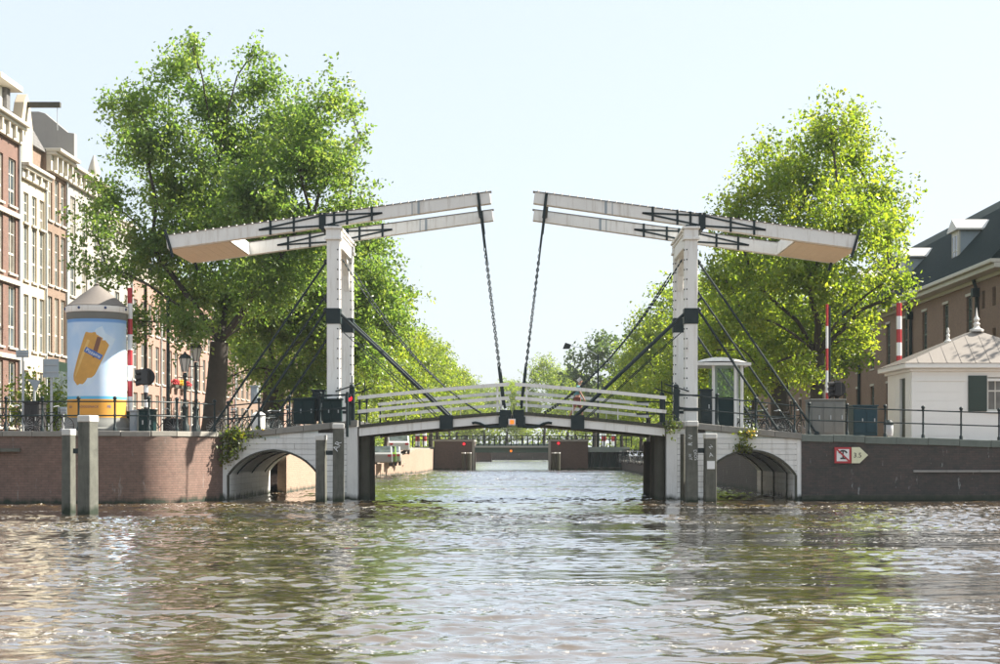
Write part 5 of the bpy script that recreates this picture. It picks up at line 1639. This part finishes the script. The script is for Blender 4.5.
def make_tree(name, label, loc, lobes, fork, trunk_r, clumps_per_m3, per, size, mleaf, seed, group=None, flat=0.5, lean=(0, 0), cat="tree", limb_r=0.13, nclump=None, gap=-0.9, spray=0.8):
    """lobes: (x, y, z, r) relative to the base"""
    r = np.random.default_rng(seed); rnd = random.Random(seed)
    root = thing(name, label, cat, loc, group, world=False)
    fk = Vector(fork)
    tr = MB()
    top = max(l[2] for l in lobes)
    pts = [Vector((0, 0, -0.3)), Vector((0.02, 0, 0.6)), fk * 0.5 + Vector((lean[0], lean[1], 0)), fk]
    tr.tube(pts, [trunk_r * 1.35, trunk_r * 1.05, trunk_r * 0.92, trunk_r * 0.8], 12)
    tot = sum(l[3] ** 3 for l in lobes)
    cs = []; ds = []
    waves3 = []
    for k in range(7):
        q = r.normal(0, 1, 3); q /= np.linalg.norm(q)
        waves3.append((*(q * 2 * PI / r.uniform(1.3, 3.4)), r.random() * 6.28))
    waves3 = [np.array(q) for q in waves3]
    tw = MB()
    # limbs: every lobe hangs on the node that gives the shortest way to the fork
    nodes = [(fk, -1, 0.0)]
    lead = sorted(lobes, key=lambda l: (Vector(l[:3]) - fk).length)
    parent_of = {}
    for l in lead:
        c = Vector(l[:3]); best = None
        for j, (q, pj, dj) in enumerate(nodes):
            dd_ = (c - q).length; cost = dd_ + 0.62 * dj + (1.5 if q.z > c.z + 0.3 else 0)
            if best is None or cost < best[0]: best = (cost, j, dj + dd_)
        nodes.append((c, best[1], best[2])); parent_of[tuple(l[:3])] = len(nodes) - 1
    cnt = [1] * len(nodes)
    for k in range(len(nodes) - 1, 0, -1): cnt[nodes[k][1]] += cnt[k]
    rad_n = [limb_r * 0.27 * c_ ** 0.62 for c_ in cnt]
    rad_n[0] = trunk_r * 0.8
    for k in range(1, len(nodes)):
        c, pj, _d = nodes[k]; q = nodes[pj][0]
        L_ = (c - q).length; w_ = 0.05 * L_
        pts = [q]
        for t in (0.33, 0.66):
            pts.append(q.lerp(c, t) + Vector((rnd.uniform(-w_, w_), rnd.uniform(-w_, w_), 0.10 * L_ * (1 - abs(2 * t - 1)))))
        pts.append(c)
        r0 = min(rad_n[pj] * 0.9, rad_n[k] * 1.25)
        tr.tube(pts, [r0, (r0 + rad_n[k]) / 2, rad_n[k], rad_n[k] * 0.8], 7)
    for (x, y, z, R) in lobes:
        c = Vector((x, y, z))
        lr = limb_r * (0.35 + 0.15 * R / 2.0)
        m2 = c.lerp(nodes[nodes[parent_of[(x, y, z)]][1]][0], 0.25)
        n = max(8, int((nclump or 900) * R ** 3 / tot)) if True else 0
        d = r.normal(0, 1, (n, 3)); d /= np.linalg.norm(d, axis=1, keepdims=True)
        rad = R * 1.05 * r.random((n, 1)) ** 0.38 * (1 + 0.25 * r.normal(0, 1, (n, 1)))
        p = d * rad; p[:, 2] *= 0.85
        p += np.array([x, y, z])
        # hollows between the sprays
        fld = np.zeros(n)
        for wv in waves3: fld += np.sin(p @ wv[:3] + wv[3])
        keep = fld > gap
        keep[:9] = True
        p = p[keep]; d = d[keep]; n = len(p)
        cs.append(p)
        dd = d + np.array([0, 0, 0.25]) + r.normal(0, 0.45, (n, 3))
        ds.append(dd / np.linalg.norm(dd, axis=1, keepdims=True) * spray)
        for k in range(min(9, n)):
            e = Vector(p[k])
            q = c.lerp(e, 0.5) + Vector((rnd.uniform(-.15, .15), rnd.uniform(-.15, .15), 0.12))
            st = m2.lerp(c, rnd.random())
            tw.tube([st, q, e], [lr * 0.26, lr * 0.17, lr * 0.06], 5)
    tr.build("trunk", bark, root)
    tw.build("branches", bark, root)['kind'] = 'stuff'
    cs = np.vstack(cs)
    vs, qs = leaf_arrays(cs, (0.17, 0.17, 0.14), per, size, r, dirs=np.vstack(ds))
    np_mesh("crown", vs, qs, mleaf, parent=root)
    return root


def px_lobes(lst, Y, X0, depth, seed, zbase=GZ):
    r = random.Random(seed); out = []
    for (px, py, rp) in lst:
        if py < 140: py += 8
        y = r.uniform(-depth, depth)
        out.append((PX(px, Y) - X0, y, PZ(py, Y) - zbase, rp / F * Y))
    return out


YT = 72.0
X0 = PX(213, YT)
L1 = [(182, 62, 30), (205, 92, 34), (128, 92, 30), (118, 140, 26), (258, 72, 28), (286, 100, 32), (330, 108, 30), (150, 130, 34), (165, 185, 40), (215, 150, 44), (262, 140, 38),
      (305, 165, 44), (338, 165, 28), (120, 205, 28), (150, 245, 36), (205, 225, 46), (262, 215, 46), (318, 225, 38), (352, 210, 24), (175, 290, 34), (225, 285, 44), (280, 275, 44),
      (325, 285, 34), (118, 270, 24), (130, 320, 22), (200, 330, 28), (110, 240, 22), (165, 45, 16), (200, 48, 16), (262, 50, 14), (342, 85, 14), (100, 85, 12), (355, 180, 16), (355, 120, 12)]
make_tree("elm_tree", "tall broad elm on the left quay, its crown rising above the left balance beam", (X0, YT, GZ), px_lobes(L1, YT, X0, 3.0, 5), (0.3, 0, 4.4), 0.52, 0, 24, 0.20, leaf_a, 11, nclump=5200, gap=-0.8, group="trees along the left quay")
YT2 = 80.0
X2 = PX(271, YT2)
L2 = [(300, 300, 40), (345, 270, 38), (375, 285, 26), (385, 320, 26), (330, 330, 40), (270, 320, 36), (240, 350, 24), (360, 350, 32), (310, 365, 26), (350, 225, 28), (370, 245, 22), (270, 260, 30), (395, 300, 12), (255, 368, 22), (292, 384, 20), (235, 378, 15), (322, 388, 18)]
make_tree("elm_tree", "dark trunked elm standing just behind the left tower", (X2, YT2, GZ), px_lobes(L2, YT2, X2, 2.6, 8), (0.2, 0, 3.6), 0.62, 0, 22, 0.21, leaf_a, 12, nclump=3200, gap=-1.2, group="trees along the left quay")
YT3 = 73.0
X3 = PX(820, YT3)
L3 = [(822, 130, 32), (786, 150, 34), (858, 148, 34), (815, 180, 40), (758, 190, 34), (882, 185, 32), (895, 215, 24), (735, 208, 22), (740, 230, 26), (785, 230, 38), (835, 225, 40), (880, 228, 26), (750, 270, 34), (800, 280, 40),
      (850, 280, 40), (885, 275, 24), (718, 275, 22), (735, 315, 32), (780, 330, 38), (822, 335, 34), (864, 312, 22), (896, 290, 16), (850, 338, 18), (715, 330, 22), (760, 365, 24), (800, 368, 20), (825, 105, 12), (850, 112, 10), (735, 200, 12), (900, 240, 12)]
make_tree("lime_tree", "tall yellow-green tree on the right quay behind the booth", (X3, YT3, GZ - 0.25), px_lobes(L3, YT3, X3, 3.0, 21), (-0.15, 0, 4.2), 0.42, 0, 22, 0.21, leaf_b, 31, nclump=3000, gap=-0.65, group="trees along the right quay")
Y4 = 84.0
X4 = PX(781, Y4)
L4 = [(740, 300, 30), (700, 320, 26), (720, 350, 28), (770, 310, 36), (800, 340, 34), (760, 350, 30), (690, 350, 20), (780, 265, 30), (735, 262, 22), (845, 350, 26), (680, 325, 16)]
make_tree("lime_tree", "yellow-green tree with a thick dark trunk behind the glass booth", (X4, Y4, GZ - 0.25), px_lobes(L4, Y4, X4, 2.5, 23), (-0.1, 0, 3.8), 0.55, 0, 22, 0.21, leaf_b, 41, nclump=2000, gap=-0.9, group="trees along the right quay")


def generic(seed, H, W, n=16):
    r = random.Random(seed); out = []
    for k in range(n):
        t = (k + 0.5) / n
        z = H * (0.28 + 0.62 * t)
        w = W * math.sin(PI * min(0.97, 0.16 + 0.82 * t)) ** 0.7
        a = k * 2.4 + r.uniform(-0.5, 0.5)
        d = w * (0.55 + 0.3 * r.random()) * (0.0 if k == n - 1 else 1)
        out.append((d * math.cos(a), d * math.sin(a), z + r.uniform(-0.5, 0.5), W * r.uniform(0.32, 0.48)))
    return out


random.seed(19)
rows_l = [(-13.2, 93, 1.0, 0), (-12.6, 104, 0.97, 1), (-12.2, 116, 0.98, 2), (-11.4, 128, 0.95, 0), (-11.0, 141, 0.95, 1), (-11.0, 160, 1.0, 2), (-11.0, 178, 1.0, 0), (-11.2, 198, 1.0, 1), (-11, 222, 1.0, 2), (-11, 250, 1.0, 0), (-10.6, 285, 1.0, 1), (-12, 325, 1.0, 2), (-13, 350, 1.0, 0), (-8.5, 318, 1.1, 1), (-3.2, 324, 1.08, 2)]
rows_r = [(13.6, 97, 0.95, 0), (13.2, 109, 0.93, 1), (13.0, 122, 0.95, 2), (12.6, 136, 0.9, 0), (12.6, 158, 0.95, 1), (12.4, 174, 0.8, 2), (12.6, 204, 0.85, 1), (12.4, 222, 0.8, 0), (12.2, 258, 0.9, 2), (11.0, 285, 1.0, 1), (11, 330, 1.2, 0), (3.6, 312, 1.28, 2), (8.6, 322, 1.2, 0), (-0.5, 336, 0.9, 1)]
ord_ = ["first", "second", "third", "fourth", "fifth", "sixth", "seventh", "eighth", "ninth", "tenth", "eleventh", "twelfth", "thirteenth", "fourteenth", "fifteenth"]
protos = {}
def row_tree(i, x, y, s, k, side):
    x += random.uniform(-0.5, 0.9) * (1 if side > 0 else -1); s *= random.uniform(0.84, 1.12) if y < 300 else 1
    z = (GZ if side < 0 else GZ - 0.25) if y < 128 else 1.95
    if y > 95 and y < 128 and x > -16 and side < 0: z = 0.72
    if side > 0 and 100 < y < 144: z = 0.72
    who = "left" if side < 0 else "right"
    lab = f"{ord_[i]} of the smaller trees receding along the {who} canal bank, counted from the bridge"
    g = f"smaller trees receding along the {who} canal bank"
    mk = (side > 0, k)
    H = (13.2, 12.4, 13.8)[k] + (0.9 if side > 0 else 0)
    if mk not in protos:
        protos[mk] = make_tree("lime_tree", lab, (x, y, z), generic(100 + k + 7 * side, H, 4.1 if side < 0 else 3.9), (0.1, 0, 3.2), 0.26, 0, 18, 0.26, leaf_b if side > 0 or k != 1 else leaf_c, 60 + k + 5 * side, nclump=1300, group=g, limb_r=0.09)
        protos[mk].scale = (s, s, s)
    else:
        zadd = 1.0 if z > 1 else 1.13
        dup(protos[mk], (x, y, z), lab, rz=i * 1.7, sc=s * zadd, group=g)
for i, t in enumerate(rows_l): row_tree(i, *t, -1)
for i, t in enumerate(rows_r): row_tree(i, *t, 1)


leaf_d = M_leaf("poplar_leaf", ((0.035, 0.075, 0.035), (0.06, 0.11, 0.045), (0.10, 0.14, 0.05)), 0.45)
make_tree("poplar_tree", "tall rounded darker tree standing above the others near the canal's far end", (10.5, 236, 1.95), [(0, 0, 13.5, 3.0), (1.6, 0, 15.3, 2.4), (-2.6, 0, 11, 2.4), (3.2, 0.5, 12, 2.6), (-1.0, 1, 9, 3.0), (2.5, -1, 8.5, 3.0), (4.5, 0, 10, 2.0), (-3.3, 0, 14.2, 1.3), (0.4, 0, 16.6, 1.6)], (0.1, 0, 5.0), 0.4, 0, 14, 0.5, leaf_d, 91, nclump=700, gap=-0.2, spray=1.0)
make_tree("lime_tree", "airy tree beyond the right end of the view that dapples the white house's roof", (28.5, 68.3, GZ - 0.25), generic(303, 12.5, 3.4), (0.1, 0, 3.4), 0.28, 0, 16, 0.26, leaf_b, 95, nclump=700, gap=0.1)
# the far-off wood that closes the view
def treeline():
    r = np.random.default_rng(77)
    segs = [((-40, 345), (40, 345)), ((21, 170), (22, 340)), ((-20, 205), (-20, 340))]
    cs = []
    for (a, b) in segs:
        L = math.hypot(b[0] - a[0], b[1] - a[1]); n = int(L * 22)
        t = r.random(n)
        x = a[0] + (b[0] - a[0]) * t + r.normal(0, 1.6, n); y = a[1] + (b[1] - a[1]) * t + r.normal(0, 1.6, n)
        h = 7.0 + 2.0 * np.sin(t * L * 0.35) + 1.2 * np.sin(t * L * 0.9 + 1)
        z = 1.9 + h * r.random(n) ** 0.8
        cs.append(np.stack([x, y, z], 1))
    cs = np.vstack(cs)
    vs, qs = leaf_arrays(cs, (0.6, 0.6, 0.5), 4, 0.75, r)
    o = np_mesh("far_treeline", vs, qs, leaf_c)
    tag(o, "far-off belt of shrubs and trees closing the view up the canal", None, None, 'stuff')
treeline()

# shrubs and weeds
def leafy(name, label, cat, c, spread, n, size, m, flowers=0, seed=1, group=None):
    r = np.random.default_rng(seed)
    root = thing(name, label, cat, c, group, world=False)
    cs = r.normal(0, 1, (n, 3)) * np.array(spread)
    vs, qs = leaf_arrays(cs, (size * 0.8,) * 3, 6, size, r)
    np_mesh("foliage", vs, qs, m, parent=root)
    st = MB()
    for k in range(8):
        st.tube([(0, 0.05, -spread[2] * 0.6), tuple(cs[k] * 0.5), tuple(cs[k])], [0.02, 0.014, 0.006], 5)
    st.build("stem", bark, root)
    if flowers:
        f = MB()
        for k in range(flowers):
            p = r.normal(0, 1, 3) * np.array(spread); f.ball((p[0], p[1] - 0.1, p[2] + spread[2] * 0.6), 0.04, 6, 4)
        f.build("flowers", yellow_m, root)
leafy("shrub", "yellow-green shrub behind the signs at the left edge", "shrub", (PX(33, 72), 72, GZ + 1.4), (0.6, 0.5, 0.75), 260, 0.2, leaf_b, seed=2)
leafy("shrub", "dark green shrub left of the advertising column's foot", "shrub", (PX(54, 73), 73, GZ + 1.1), (0.45, 0.4, 0.7), 200, 0.2, leaf_a, seed=3)
leafy("weed", "leafy weed hanging over the joint of the curved wall and left arch", "weed", (bx(10.6, -1), 58.75, 2.05), (0.22, 0.1, 0.3), 60, 0.16, weed_m, seed=4)
leafy("weed", "yellow-green weed tuft on the left kerb above the hanging weed", "weed", (bx(10.2, -1), 58.85, 2.52), (0.35, 0.12, 0.09), 40, 0.15, weed_m, 5, seed=5)
leafy("weed", "weed with yellow flowers on the kerb over the right arch", "weed", (PX(747, 58.8), 58.82, PZ(434, 58.8)), (0.16, 0.1, 0.08), 26, 0.13, weed_m, 5, seed=6)
leafy("weed", "small green weed growing out of the planks at the crown of the right arch", "weed", (PX(746, 58.85), 58.85, PZ(446.5, 58.8)), (0.22, 0.08, 0.05), 26, 0.13, weed_m, seed=7)
leafy("weed", "brown-green weed tuft on the canal end of the right pier", "weed", (PX(671.5, 58.8), 58.8, PZ(427, 58.8)), (0.12, 0.1, 0.15), 30, 0.12, weed_m, seed=8)

# ------------------------------------------------------------------ person on the bridge
def person(px, Y, label):
    x = PX(px, Y); u = abs(x - XC); z = dz(u)
    root = thing("person", label, "person", (x, Y, z), rz=0.0, world=False)

    def skin(name, verts, edges, m, base, sub_=2):
        me = bpy.data.meshes.new(name); me.from_pydata([v[:3] for v in verts], edges, [])
        ob = bpy.data.objects.new(name, me); COL.objects.link(ob)
        ob.modifiers.new("skin", 'SKIN')
        for i, v in enumerate(verts):
            s = me.skin_vertices[0].data[i]; s.radius = (v[3], v[4] if len(v) > 4 else v[3]); s.use_root = (i == base)
        md = ob.modifiers.new("sub", 'SUBSURF'); md.levels = sub_; md.render_levels = sub_
        dg = bpy.context.evaluated_depsgraph_get(); dg.update()
        nm = bpy.data.meshes.new_from_object(ob.evaluated_get(dg))
        bpy.data.objects.remove(ob)
        nm.materials.clear(); nm.materials.append(m)
        for p in nm.polygons: p.use_smooth = True
        o2 = bpy.data.objects.new(name, nm); COL.objects.link(o2); o2.parent = root
        return o2
    skinm = M_plain("skin", (0.48, 0.27, 0.19), 0.55, 0.06)
    # walking to the right (+x): x forward, y across, z up
    V = []; E = []
    def add(p, r, parent=None):
        V.append((*p, *((r, r) if not isinstance(r, tuple) else r))); i = len(V) - 1
        if parent is not None: E.append((parent, i))
        return i
    pel = add((0, 0, 0.93), (0.13, 0.15))
    w = add((0.02, 0, 1.1), (0.12, 0.14), pel); ch = add((0.05, 0, 1.3), (0.13, 0.16), w); nk = add((0.08, 0, 1.45), 0.06, ch)
    hd = add((0.12, 0, 1.55), (0.075, 0.07), nk); h2 = add((0.13, 0, 1.65), (0.095, 0.08), hd); add((0.13, 0, 1.71), (0.06, 0.06), h2)
    add((0.235, 0, 1.615), 0.016, h2)                   # nose
    for s, f in ((1, 1), (-1, -1)):
        add((0.12, s * 0.088, 1.62), 0.018, h2)        # ear
        hip = add((0, s * 0.1, 0.86), 0.095, pel)
        kn = add((0.16 * f + 0.03, s * 0.1, 0.48), 0.06, hip)
        an = add((0.24 if f > 0 else -0.34, s * 0.1, 0.09 if f > 0 else 0.14), 0.04, kn)
        he = add((0.26 if f > 0 else -0.33, s * 0.1, 0.04 if f > 0 else 0.07), 0.04, an)
        add((0.42 if f > 0 else -0.18, s * 0.11, 0.03), 0.035, he)
        sh = add((0.05, s * 0.19, 1.38), 0.065, ch)
        el = add((0.02 - 0.12 * f, s * 0.24, 1.12), 0.045, sh)
        wr = add((0.16 - 0.10 * f, s * 0.22, 0.93), 0.03, el)
        pm = add((0.20 - 0.09 * f, s * 0.21, 0.86), (0.035, 0.022), wr)
        for q in range(4):
            a = add((0.185 - 0.09 * f + q * 0.018, s * 0.205, 0.80 - 0.004 * (q - 1.5) ** 2), 0.0095, pm)
            add((0.20 - 0.09 * f + q * 0.014, s * 0.195, 0.765), 0.008, a)
        t = add((0.245 - 0.09 * f, s * 0.20, 0.85), 0.010, pm); add((0.26 - 0.09 * f, s * 0.19, 0.81), 0.009, t)
    skin("body", V, E, skinm, 0)
    # shirt
    V = []; E = []
    a = add((0, 0, 0.9), (0.155, 0.17)); b = add((0.02, 0, 1.1), (0.15, 0.165), a); c = add((0.05, 0, 1.3), (0.155, 0.18), b); add((0.075, 0, 1.42), 0.085, c)
    for s, f in ((1, 1), (-1, -1)):
        sh = add((0.05, s * 0.19, 1.38), 0.085, c); add((0.03 - 0.09 * f, s * 0.235, 1.18), 0.07, sh)
    skin("shirt", V, E, M_plain("teal_shirt", (0.12, 0.30, 0.33), 0.8, 0.12), 0)
    V = []; E = []
    a = add((0, 0, 0.93), (0.15, 0.165))
    for s, f in ((1, 1), (-1, -1)):
        hp = add((0.01 * f, s * 0.1, 0.84), 0.115, a); add((0.15 * f + 0.02, s * 0.1, 0.52), 0.09, hp)
    skin("trousers", V, E, M_plain("red_brown_shorts", (0.30, 0.10, 0.08), 0.8, 0.12), 0)
    V = []; E = []
    a = add((0.10, 0, 1.69), (0.095, 0.09)); add((0.05, 0, 1.63), (0.06, 0.075), a); add((0.17, 0, 1.735), (0.05, 0.05), a)
    skin("hair", V, E, M_plain("white_hair", (0.68, 0.64, 0.58), 0.8, 0.1), 0)
    for s in (1, -1):
        MB().ball((0.205, s * 0.034, 1.642), 0.012, 6, 4).build("eye", blackm, root)
    MB().box(0.212, 0.222, -0.025, 0.025, 1.568, 1.576).build("mouth", M_plain("lips", (0.35, 0.13, 0.1), 0.5), root)
person(577, 65.7, "white-haired person in a teal shirt walking across the bridge")

# ------------------------------------------------------------------ bicycles, cars
def ring(c, R, r, axis='y', n=20):
    return MB().tube([(c[0] + R * math.cos(2 * PI * k / n), c[1], c[2] + R * math.sin(2 * PI * k / n)) for k in range(n)], r, 5, closed=True)
_bike = [None]
def bicycle(x, y, z, rz, label, group):
    if _bike[0] is not None: return dup(_bike[0], (x, y, z), label, rz=rz, group=group)
    root = thing("bicycle", label, "bicycle", (x, y, z), group, rz=rz, world=False)
    for cx in (-0.53, 0.53):
        w = ring((cx, 0, 0.35), 0.33, 0.022).build("wheel", blackm, root)
        sp = MB()
        for k in range(8):
            t = PI * k / 8
            sp.tube([(cx - 0.32 * math.cos(t), 0, 0.35 - 0.32 * math.sin(t)), (cx + 0.32 * math.cos(t), 0, 0.35 + 0.32 * math.sin(t))], 0.004, 4)
        sub(sp, "spoke", steel, w)['kind'] = 'stuff'
    f = MB()
    A, B, C_, D = (-0.53, 0, 0.35), (-0.05, 0, 0.3), (-0.22, 0, 0.82), (0.36, 0, 0.85)
    for p, q in ((A, B), (B, C_), (A, C_), (B, D), (C_, D), (D, (0.53, 0, 0.35)), (C_, (-0.25, 0, 0.93)), (D, (0.33, 0, 1.05))): f.tube([p, q], 0.018, 6)
    f.build("frame", iron, root)
    MB().tube([(0.12, -0.28, 1.04), (0.3, -0.22, 1.08), (0.33, 0, 1.05), (0.3, 0.22, 1.08), (0.12, 0.28, 1.04)], 0.016, 6).build("handlebar", steel, root)
    MB().bar((-0.4, 0, 0.95), (-0.12, 0, 0.97), 0.2, 0.05, w1=0.06).build("saddle", blackm, root, bevel=0.01)
    MB().bar((-0.85, 0, 0.72), (-0.3, 0, 0.74), 0.14, 0.02).build("carrier", steel, root)
    MB().tube([(-0.05, -0.14, 0.18), (-0.05, -0.08, 0.3), (-0.05, 0.08, 0.3), (-0.05, 0.14, 0.42)], 0.014, 5).build("pedal", steel, root)
    _bike[0] = root
    return root
bl = [(10, 57.6, 0.15, "bicycle parked at the far left behind the railing"), (50, 58.6, 0.3, "bicycle parked between the waste container and the square sign"),
      (228, 62.6, 0.1, "bicycle leaning behind the railing at the foot of the big elm"), (240, 63.4, -0.2, "bicycle between the big elm and the white drum"), (283, 63.0, 0.1, "bicycle parked just left of the wide green cabinet"), (160, 62.2, 0.2, "bicycle behind the railing right of the traffic light"),
      (272, 64.6, 1.2, "bicycle parked between the white drum and the wide green cabinet")]
for px, Y, rz, lab in bl: bicycle(PX(px, Y), Y, GZ + 0.02, rz, lab, "bicycles parked on the left quay")
for px, Y, rz, lab in ((757, 63.2, 0.2, "bicycle parked behind the right railing beside the booth"), (772, 64.0, -0.3, "bicycle parked behind the right railing over the arch"), (792, 63.0, 0.1, "bicycle parked left of the concrete cabinet")):
    bicycle(PX(px, Y), Y, GZ, rz, lab, "bicycles parked on the right quay")
for k, (px, Y) in enumerate(((622, 138), (628, 132), (634, 127), (639, 121), (643, 117), (631, 129.5), (625, 135))):
    bicycle(PX(px, Y), Y, 0.73, 1.2 + 0.2 * k, f"{ord_[k]} bicycle from the far bridge, on the low right landing", "bicycles on the low right landing")


def car(x, y, z, rz, col, label):
    root = thing("parked_car", label, "car", (x, y, z), "cars parked on the low left landing", rz=rz, world=False)
    pm = M_plain("car_paint", col, 0.25, 0.03)
    prof = [(-2.05, 0.28), (2.05, 0.28), (2.1, 0.6), (1.95, 0.78), (1.1, 0.92), (0.45, 1.38), (-0.9, 1.44), (-1.7, 1.0), (-2.05, 0.9)]
    MB().prism(prof, 'y', -0.82, 0.82).build("body", pm, root, bevel=0.07)
    MB().prism([(1.0, 0.95), (0.42, 1.33), (-0.85, 1.38), (-1.5, 0.98)], 'y', -0.83, 0.83).build("side_window", glass, root)
    MB().prism([(1.13, 0.95), (0.5, 1.385), (0.46, 1.36), (1.09, 0.93)], 'y', -0.7, 0.7).build("windscreen", glass, root)
    MB().prism([(-0.95, 1.42), (-1.68, 1.01), (-1.70, 1.03), (-0.96, 1.45)], 'y', -0.7, 0.7).build("rear_window", glass, root)
    for cx in (-1.3, 1.3):
        for s in (-1, 1):
            w = MB().tube([(cx, s * 0.68, 0.3), (cx, s * 0.86, 0.3)], 0.3, 16).build("wheel", blackm, root)
            sub(MB().tube([(cx, s * 0.861, 0.3), (cx, s * 0.872, 0.3)], 0.18, 12), "rim", steel, w)
    for s in (-1, 1):
        MB().ball((2.06, s * 0.6, 0.68), 0.11, 8, 6).build("headlight", sign_white, root)
        MB().box(-2.1, -2.02, s * 0.6 - 0.12, s * 0.6 + 0.12, 0.7, 0.85).build("tail_light", red, root)
for px, Y, col, lab in ((380, 112, (0.27, 0.28, 0.29), "pale grey parked car nearest to the bridge on the low left landing"), (384.5, 117, (0.12, 0.22, 0.04), "lime green parked car squeezed between the pale cars on the low landing"),
                        (389, 119.6, (0.36, 0.36, 0.35), "whitish parked car in the middle of the low left landing row"), (398, 124.5, (0.50, 0.52, 0.53), "silver parked car at the top of the ramp near the far bridge")):
    zc = 0.73 if Y < 121 else 0.73 + (Y - 121) / 7 * 1.73
    car(PX(px, Y), Y, zc, PI / 2 + 0.12, col, lab)

# ------------------------------------------------------------------ far fixed bridge
def far_bridge():
    Y = 147.0
    root = thing("far_bridge", "far low fixed bridge with two brick piers under the drawbridge", "bridge", (PX(511, Y), Y, 0))
    for a, b in ((434, 473.5), (549.5, 588)):
        x0, x1 = PX(a, Y), PX(b, Y); zt = PZ(440, Y)
        pr = MB().box(x0, x1, Y, Y + 7, -1, zt - 0.14).build("pier", brick_bridge, root)
        sub(MB().box(x0 - 0.06, x1 + 0.06, Y - 0.06, Y + 7.06, zt - 0.135, zt + 0.03), "pier_coping", grey_stone, pr)
        edge = x1 if a < 500 else x0
        sub(MB().box(edge - 0.12, edge + 0.12, Y - 0.05, Y - 0.004, -0.5, zt - 0.15), "corner_stone", grey_stone, pr)
    MB().box(PX(472.5, Y), PX(551, Y), Y + 0.4, Y + 6.6, PZ(452.5, Y), PZ(446.5, Y)).build("girder", M_far, root)
    MB().box(PX(472.5, Y), PX(551, Y), Y + 0.2, Y + 0.39, PZ(447.6, Y), PZ(445.8, Y)).build("girder_flange", steel, root)
    for px in (464, 469.5, 553.5, 558):
        x = PX(px, Y)
        MB().tube([(x, Y - 0.9, -1), (x, Y - 0.9, PZ(453.5, Y))], 0.2, 8).build("fender_pile", timber_dark, root)
        MB().tube([(x, Y - 0.9, PZ(453.4, Y)), (x, Y - 0.9, PZ(452.4, Y))], 0.21, 8).build("pile_cap", sign_white, root)
    for a, b in ((412.5, 433.5), (588.5, 630)):
        x0, x1 = PX(a, Y), PX(b, Y)
        MB().box(x0, x1, Y + 0.3, Y + 6.8, PZ(452, Y), PZ(447, Y)).build("side_span", M_far2, root)
        for k in range(5):
            xx = x0 + (x1 - x0) * (k + 0.5) / 5
            MB().box(xx - 0.14, xx + 0.14, Y + 0.5, Y + 0.9, -1, PZ(452.1, Y)).build("side_post", iron, root)
        MB().box(x0, x1, Y + 1.5, Y + 1.7, -1, PZ(452.1, Y)).build("side_board", M_far, root)
        MB().box(x0, x1, Y + 0.35, Y + 0.9, 0.0, 0.28).build("waling", timber, root)
    # parapet railing
    n = 40
    pos_ = MB()
    x0, x1 = PX(412, Y), PX(632, Y)
    for k in range(n + 1):
        x = x0 + (x1 - x0) * k / n
        zb = PZ(446, Y) if abs(x - PX(511, Y)) < 4 else PZ(440, Y) if abs(x - PX(511, Y)) < 7.5 else PZ(447, Y)
        MB().box(x - 0.05, x + 0.05, Y + 0.6, Y + 0.7, zb, PZ(436, Y)).build("railing_post", iron, root)
    for z in (436, 439.5):
        MB().box(x0, x1, Y + 0.62, Y + 0.68, PZ(z, Y) - 0.04, PZ(z, Y) + 0.04).build("rail", iron, root)
    for px, py, m_, nm in ((464, 444, red_lens, "red_light"), (558.5, 443.3, red_lens, "red_light"), (511, 451, amber, "amber_light")):
        c = P(px, py, Y)
        MB().tube([(c.x, Y - 0.12, c.z), (c.x, Y + 0.3, c.z)], 0.12, 12).build(nm, m_, root)
M_far = M_plain("far_green_steel", (0.06, 0.11, 0.10), 0.6, 0.2)
M_far2 = M_plain("far_grey_steel", (0.22, 0.27, 0.27), 0.6, 0.15, streak=0.3)
far_bridge()
for px, lab in ((417.5, "striped far barrier post, outer one on the left of the far bridge"), (424.5, "striped far barrier post, inner one on the left of the far bridge"), (604, "striped far barrier post, inner one on the right of the far bridge"), (613.5, "striped far barrier post, outer one on the right of the far bridge")):
    Y = 151.0; x = PX(px, Y)
    root = thing("barrier_post", lab, "barrier", (x, Y, 2.2), "striped barrier posts at the far bridge")
    z = 2.3
    for k in range(4):
        MB().tube([(x, Y, z), (x, Y, z + 0.45)], 0.2, 8).build("stripe", red if k in (1, 3) else sign_white, root); z += 0.45
# a lower bridge farther up the canal
Y = 255.0
root = thing("stone_bridge", "farthest low bridge glimpsed under the far bridge's girder", "bridge", (0, Y, 0))
MB().box(-9.2, 9.4, Y, Y + 6, 1.5, 2.9).build("span", M_far, root)
MB().box(-9.2, -5.5, Y + 0.1, Y + 5.9, -1, 1.5).build("pier", brick_bridge, root)
MB().box(5.5, 9.4, Y + 0.1, Y + 5.9, -1, 1.5).build("pier", brick_bridge, root)
for k in range(24):
    MB().box(-9 + k * 0.79, -8.9 + k * 0.79, Y + 0.1, Y + 0.2, 2.9, 3.8).build("railing_post", iron, root)
MB().box(-9.2, 9.4, Y + 0.11, Y + 0.19, 3.8, 3.9).build("rail", iron, root)

# ------------------------------------------------------------------ the summer haze over the canal
hm = bpy.data.materials.new("haze"); hm.use_nodes = True
hnt = hm.node_tree
for n_ in list(hnt.nodes): hnt.nodes.remove(n_)
ho = hnt.nodes.new("ShaderNodeOutputMaterial"); hv = hnt.nodes.new("ShaderNodeVolumePrincipled")
hv.inputs['Color'].default_value = (0.90, 0.95, 1.0, 1); hv.inputs['Density'].default_value = 0.00017
hnt.links.new(hv.outputs[0], ho.inputs['Volume'])
o = MB().box(-960, 960, -140, 1560, -2.6, 26.5).build("haze", hm); o['kind'] = 'stuff'; o['label'] = "thin bright summer haze over the canal and quays"

for o in list(bpy.data.objects):
    if '_w' in o: del o['_w']
